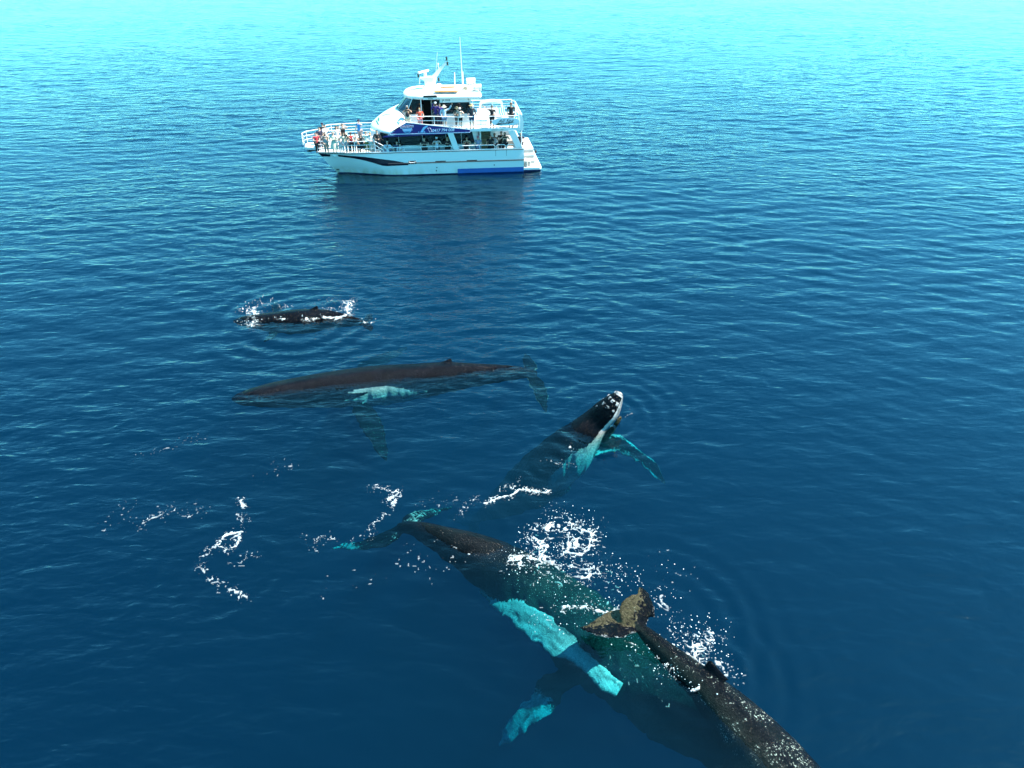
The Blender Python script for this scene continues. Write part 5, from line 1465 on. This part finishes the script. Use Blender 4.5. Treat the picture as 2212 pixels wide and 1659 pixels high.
def foam_patch(name, label, segs, cell=0.019, lace=0.9, thr=0.5, seed=0, lift=0.02, drops=0, up=0.0, alpha=0.70):
    """Lacy foam along polylines. segs: (list of (px, py) in the photograph, half width in m, density 0..1)."""
    lines = []
    for pts, wd, den in segs:
        P = np.array([[at(x, y).x, at(x, y).y] for x, y in pts])
        lines.append((P, wd, den))
    allp = np.concatenate([l[0] for l in lines])
    pad = max(l[1] for l in lines) * 1.6 + 0.2
    x0, y0 = allp.min(0) - pad; x1, y1 = allp.max(0) + pad
    nx, ny = int((x1 - x0) / cell), int((y1 - y0) / cell)
    gx, gy = np.meshgrid(x0 + np.arange(nx + 1) * cell, y0 + np.arange(ny + 1) * cell)
    mask = np.zeros_like(gx); line = np.zeros_like(gx)
    wx = gx + 0.16 * (fbm(gx * 2.2, gy * 2.2, seed + 3) - 0.5) * 2
    wy = gy + 0.16 * (fbm(gx * 2.2, gy * 2.2, seed + 5) - 0.5) * 2
    for P, wd, den in lines:
        best = np.full_like(gx, 1e9)
        for a, b in (zip(P[:-1], P[1:]) if len(P) > 1 else [(P[0], P[0] + 1e-3)]):
            d = b - a; L2 = (d @ d) + 1e-9
            t = np.clip(((wx - a[0]) * d[0] + (wy - a[1]) * d[1]) / L2, 0, 1)
            best = np.minimum(best, np.hypot(wx - a[0] - t * d[0], wy - a[1] - t * d[1]))
        line = np.maximum(line, np.exp(-((best + 0.10 * (vnoise(gx * 7, gy * 7, seed + 50) - 0.35)) / (0.022 + 0.03 * den)) ** 2) * den)
        mask = np.maximum(mask, den * np.clip(1 - best / (wd * 1.5), 0, 1) ** 0.8)
    # lace: bright where two warped noises cross their middle value (thin connected threads), blobs where dense
    def ridge(sc, sd):
        q = fbm(gx * sc + 0.4 * fbm(gx * 3, gy * 3, sd + 9), gy * sc, seed + sd, 3)
        return 1 - np.abs(q - 0.5) * 2
    r = np.maximum(ridge(2.6, 11) ** 6, 0.94 * ridge(6.0, 12) ** 6)
    blob = fbm(gx * 5.5, gy * 5.5, seed + 13, 3)
    speck = vnoise(gx * 18, gy * 18, seed + 14)
    val = lace * (0.80 * r + 0.22 * blob) + (1 - lace) * 0.62 * speck + 0.16 * speck
    f = val * 0.95 + mask * 0.55 - 1.0
    f = np.where(mask <= 0.01, -1, f)
    gate = vnoise(gx * 2.6, gy * 2.6, seed + 41)
    f = np.where(mask > 0.01, np.maximum(f, 0.34 * line * smooth01(0.35, 0.6, gate) * (0.4 + speck) - 0.05), f)
    # scattered bubbles round it
    sp = (vnoise(gx * 12, gy * 12, seed + 30) > 0.94 - 0.06 * mask) & (mask > 0.04) & (vnoise(gx * 1.3, gy * 1.3, seed + 31) > 0.42)
    f = np.where(sp, np.maximum(f, 0.035), f)
    Z = sea_height(gx, gy, np.full_like(gx, 0.12)) + lift + np.clip(f, 0, 0.5) * (0.10 + up)
    # marching squares: cut each cell's polygon at the threshold
    vs, fs, cache, cov = [], [], {}, []
    fv = f
    cells = np.argwhere((np.maximum.reduce([fv[:-1, :-1], fv[1:, :-1], fv[:-1, 1:], fv[1:, 1:]]) > 0))
    def vert(key, p, c=0.06):
        if key not in cache:
            cache[key] = len(vs); vs.append(p); cov.append(c)
        return cache[key]
    for i, j in cells:
        cs = [(i, j), (i, j + 1), (i + 1, j + 1), (i + 1, j)]
        poly = []
        for q in range(4):
            a, b = cs[q], cs[(q + 1) % 4]
            fa, fb = fv[a], fv[b]
            if fa > 0: poly.append(vert(a, (gx[a], gy[a], Z[a]), min(alpha, 0.08 + fa * 2.9)))
            if (fa > 0) != (fb > 0):
                t = fa / (fa - fb)
                key = (min(a, b), max(a, b))
                poly.append(vert(key, (gx[a] + (gx[b] - gx[a]) * t, gy[a] + (gy[b] - gy[a]) * t, Z[a] + (Z[b] - Z[a]) * t - 0.012)))
        if len(poly) >= 3: fs.append(tuple(poly))
    rg = np.random.default_rng(seed + 77)
    if drops:
        flat = np.argwhere(mask > 0.15)
        pick = flat[rg.integers(0, len(flat), drops)]
        for i, j in pick:
            c = Vector((gx[i, j] + rg.normal() * .08, gy[i, j] + rg.normal() * .08, Z[i, j] + abs(rg.normal()) * up))
            r_ = 0.010 + 0.018 * rg.random() ** 2
            b = len(vs); cov += [0.9] * 6
            vs += [tuple(c + Vector(d) * r_) for d in ((1, 0, 0), (-1, 0, 0), (0, 1, 0), (0, -1, 0), (0, 0, 1), (0, 0, -1))]
            fs += [tuple(b + k for k in q) for q in ((0, 2, 4), (2, 1, 4), (1, 3, 4), (3, 0, 4), (2, 0, 5), (1, 2, 5), (3, 1, 5), (0, 3, 5))]
    c0 = np.array([np.mean([v[0] for v in vs]), np.mean([v[1] for v in vs]), 0.0])
    o = mesh_obj(name, [tuple(np.array(v) - c0) for v in vs], fs, FOAM, None, True)
    ca = o.data.attributes.new('cover', 'FLOAT', 'POINT'); ca.data.foreach_set('value', np.array(cov, np.float32))
    o.location = c0
    tag(o, label, 'foam', None, 'stuff')
    return o

foam_patch('sea_foam', 'white churned foam rings behind the rolling whale', [
    ([(1150, 1160), (1175, 1185), (1170, 1205), (1120, 1212)], 0.50, 0.85), ([(1175, 1150), (1190, 1135)], 0.25, 0.8),
    ([(1215, 1150), (1240, 1135), (1275, 1150), (1278, 1180), (1255, 1200), (1225, 1190), (1222, 1165)], 0.32, 0.85), ([(1240, 1165), (1238, 1180)], 0.32, 0.9),
    ([(1130, 1200), (1190, 1215), (1250, 1225), (1300, 1235)], 0.55, 0.5), ([(1200, 1120), (1250, 1125)], 0.7, 0.32), ([(1180, 1235), (1255, 1250)], 0.6, 0.42),
    ([(1255, 1255), (1275, 1245)], 0.25, 0.8)], seed=1, drops=260, up=0.06)
foam_patch('sea_foam', 'foam flecks thrown up beside the raised flukes', [
    ([(1220, 1310), (1300, 1320), (1345, 1312)], 0.35, 0.66), ([(1320, 1250), (1345, 1225), (1350, 1260)], 0.35, 0.5), ([(1385, 1262), (1378, 1235), (1380, 1250)], 0.14, 0.75),
    ([(1420, 1300), (1450, 1330), (1430, 1290)], 0.4, 0.40), ([(1340, 1385), (1370, 1395)], 0.35, 0.60), ([(1440, 1220), (1470, 1245)], 0.5, 0.18), ([(1180, 1340), (1240, 1350)], 0.4, 0.25)], seed=2, drops=160, up=0.10, lace=0.6)
foam_patch('sea_foam', 'splash of foam over the nearest whale behind its flukes', [
    ([(1490, 1425), (1515, 1445), (1512, 1470), (1500, 1400), (1530, 1388)], 0.34, 0.85), ([(1480, 1380), (1530, 1370)], 0.5, 0.45), ([(1545, 1430), (1570, 1465)], 0.35, 0.5),
    ([(1530, 1460), (1520, 1475)], 0.28, 1.0), ([(1425, 1405), (1455, 1440), (1440, 1455)], 0.34, 0.62), ([(1500, 1500), (1540, 1485), (1572, 1470)], 0.10, 0.9)], seed=3, drops=240, up=0.12, lift=0.09)
foam_patch('sea_foam', 'thin drifting foam trail curling left of the rolling whale', [
    ([(525, 1078), (520, 1095)], 0.14, 0.85), ([(515, 1105), (530, 1130), (515, 1160), (480, 1172), (450, 1190), (435, 1215), (440, 1240), (470, 1260), (520, 1285)], 0.26, 0.44),
    ([(525, 1150), (495, 1155), (470, 1175), (500, 1190), (520, 1165)], 0.15, 0.70), ([(500, 1220), (535, 1200), (550, 1205)], 0.2, 0.40), ([(500, 1280), (530, 1290)], 0.24, 0.55)], seed=4)
foam_patch('sea_foam', 'sparse foam flecks farthest left on the calm water', [
    ([(300, 1140), (330, 1120), (380, 1105), (430, 1105)], 0.34, 0.36), ([(340, 1110), (425, 1085)], 0.4, 0.24), ([(250, 1130), (300, 1090)], 0.5, 0.22), ([(310, 985), (400, 955), (430, 950)], 0.35, 0.24), ([(580, 1020), (630, 1005)], 0.4, 0.26)], seed=5)
foam_patch('sea_foam', 'foam streak running up from the tail of the rolling whale', [
    ([(820, 1055), (855, 1060), (845, 1080)], 0.30, 0.66), ([(850, 1085), (820, 1120), (800, 1145)], 0.16, 0.72), ([(670, 1170), (700, 1162), (720, 1160)], 0.2, 0.55), ([(660, 1160), (680, 1185)], 0.2, 0.4), ([(760, 1165), (800, 1160)], 0.24, 0.45)], seed=6)
foam_patch('sea_foam', 'foam bubbles between the trail and the white flipper', [
    ([(730, 1270), (780, 1265), (830, 1262)], 0.42, 0.40), ([(890, 1200), (930, 1230)], 0.5, 0.30), ([(970, 1180), (1040, 1190)], 0.5, 0.26), ([(1010, 1200), (1080, 1215)], 0.4, 0.40)], seed=7, lace=0.5)
foam_patch('sea_foam', 'beaded foam line above the rolling whale', [
    ([(1180, 1062), (1120, 1060), (1080, 1078), (1050, 1090)], 0.18, 0.74), ([(1120, 1045), (1090, 1052)], 0.25, 0.5), ([(1030, 1075), (990, 1110), (1010, 1090)], 0.22, 0.48), ([(920, 1085), (1000, 1080)], 0.4, 0.26), ([(1180, 1000), (1230, 1005)], 0.3, 0.25)], seed=8)
foam_patch('sea_foam', 'white splash at the head of the far small whale', [
    ([(575, 682), (600, 690), (615, 688)], 0.24, 0.9), ([(530, 672), (545, 665), (575, 660)], 0.5, 0.5), ([(545, 668), (550, 682)], 0.34, 0.8), ([(595, 668), (640, 675)], 0.6, 0.28), ([(520, 700), (560, 705)], 0.3, 0.34), ([(555, 695), (545, 710)], 0.3, 0.6)], seed=9, cell=0.026, lift=0.10, drops=120, up=0.12)
foam_patch('sea_foam', 'curved white splash at the tail of the far small whale', [
    ([(700, 690), (730, 690), (755, 683)], 0.26, 0.9), ([(752, 680), (755, 652)], 0.34, 0.8), ([(675, 678), (705, 673), (730, 680)], 0.34, 0.66), ([(660, 690), (680, 692)], 0.34, 0.7), ([(780, 702), (800, 700)], 0.16, 0.7), ([(690, 662), (720, 650)], 0.5, 0.2)], seed=10, cell=0.026, lift=0.08, drops=100, up=0.12)
foam_patch('sea_foam', 'rim of foam and drips round the upright whale head', [
    ([(1283, 895), (1268, 885)], 0.2, 0.45), ([(1350, 905), (1375, 890)], 0.3, 0.22), ([(1225, 965), (1235, 975)], 0.14, 0.6)], seed=12, lace=0.4)

foam_patch('sea_foam', 'pale cloud of sunken bubbles glowing under the foam rings', [
    ([(1140, 1170), (1160, 1195)], 0.9, 0.8), ([(1200, 1230), (1290, 1265)], 1.0, 0.6), ([(1300, 1290), (1330, 1270)], 0.7, 0.6)], seed=21, lift=-0.55, lace=0.2, alpha=0.30)
foam_patch('sea_foam', 'pale sunken bubbles beside the tail stock of the nearest whale', [
    ([(1490, 1420), (1550, 1440)], 0.7, 0.7), ([(1360, 1400), (1440, 1440)], 0.6, 0.5)], seed=22, lift=-0.45, lace=0.2, alpha=0.25)
bpy.context.view_layer.update()
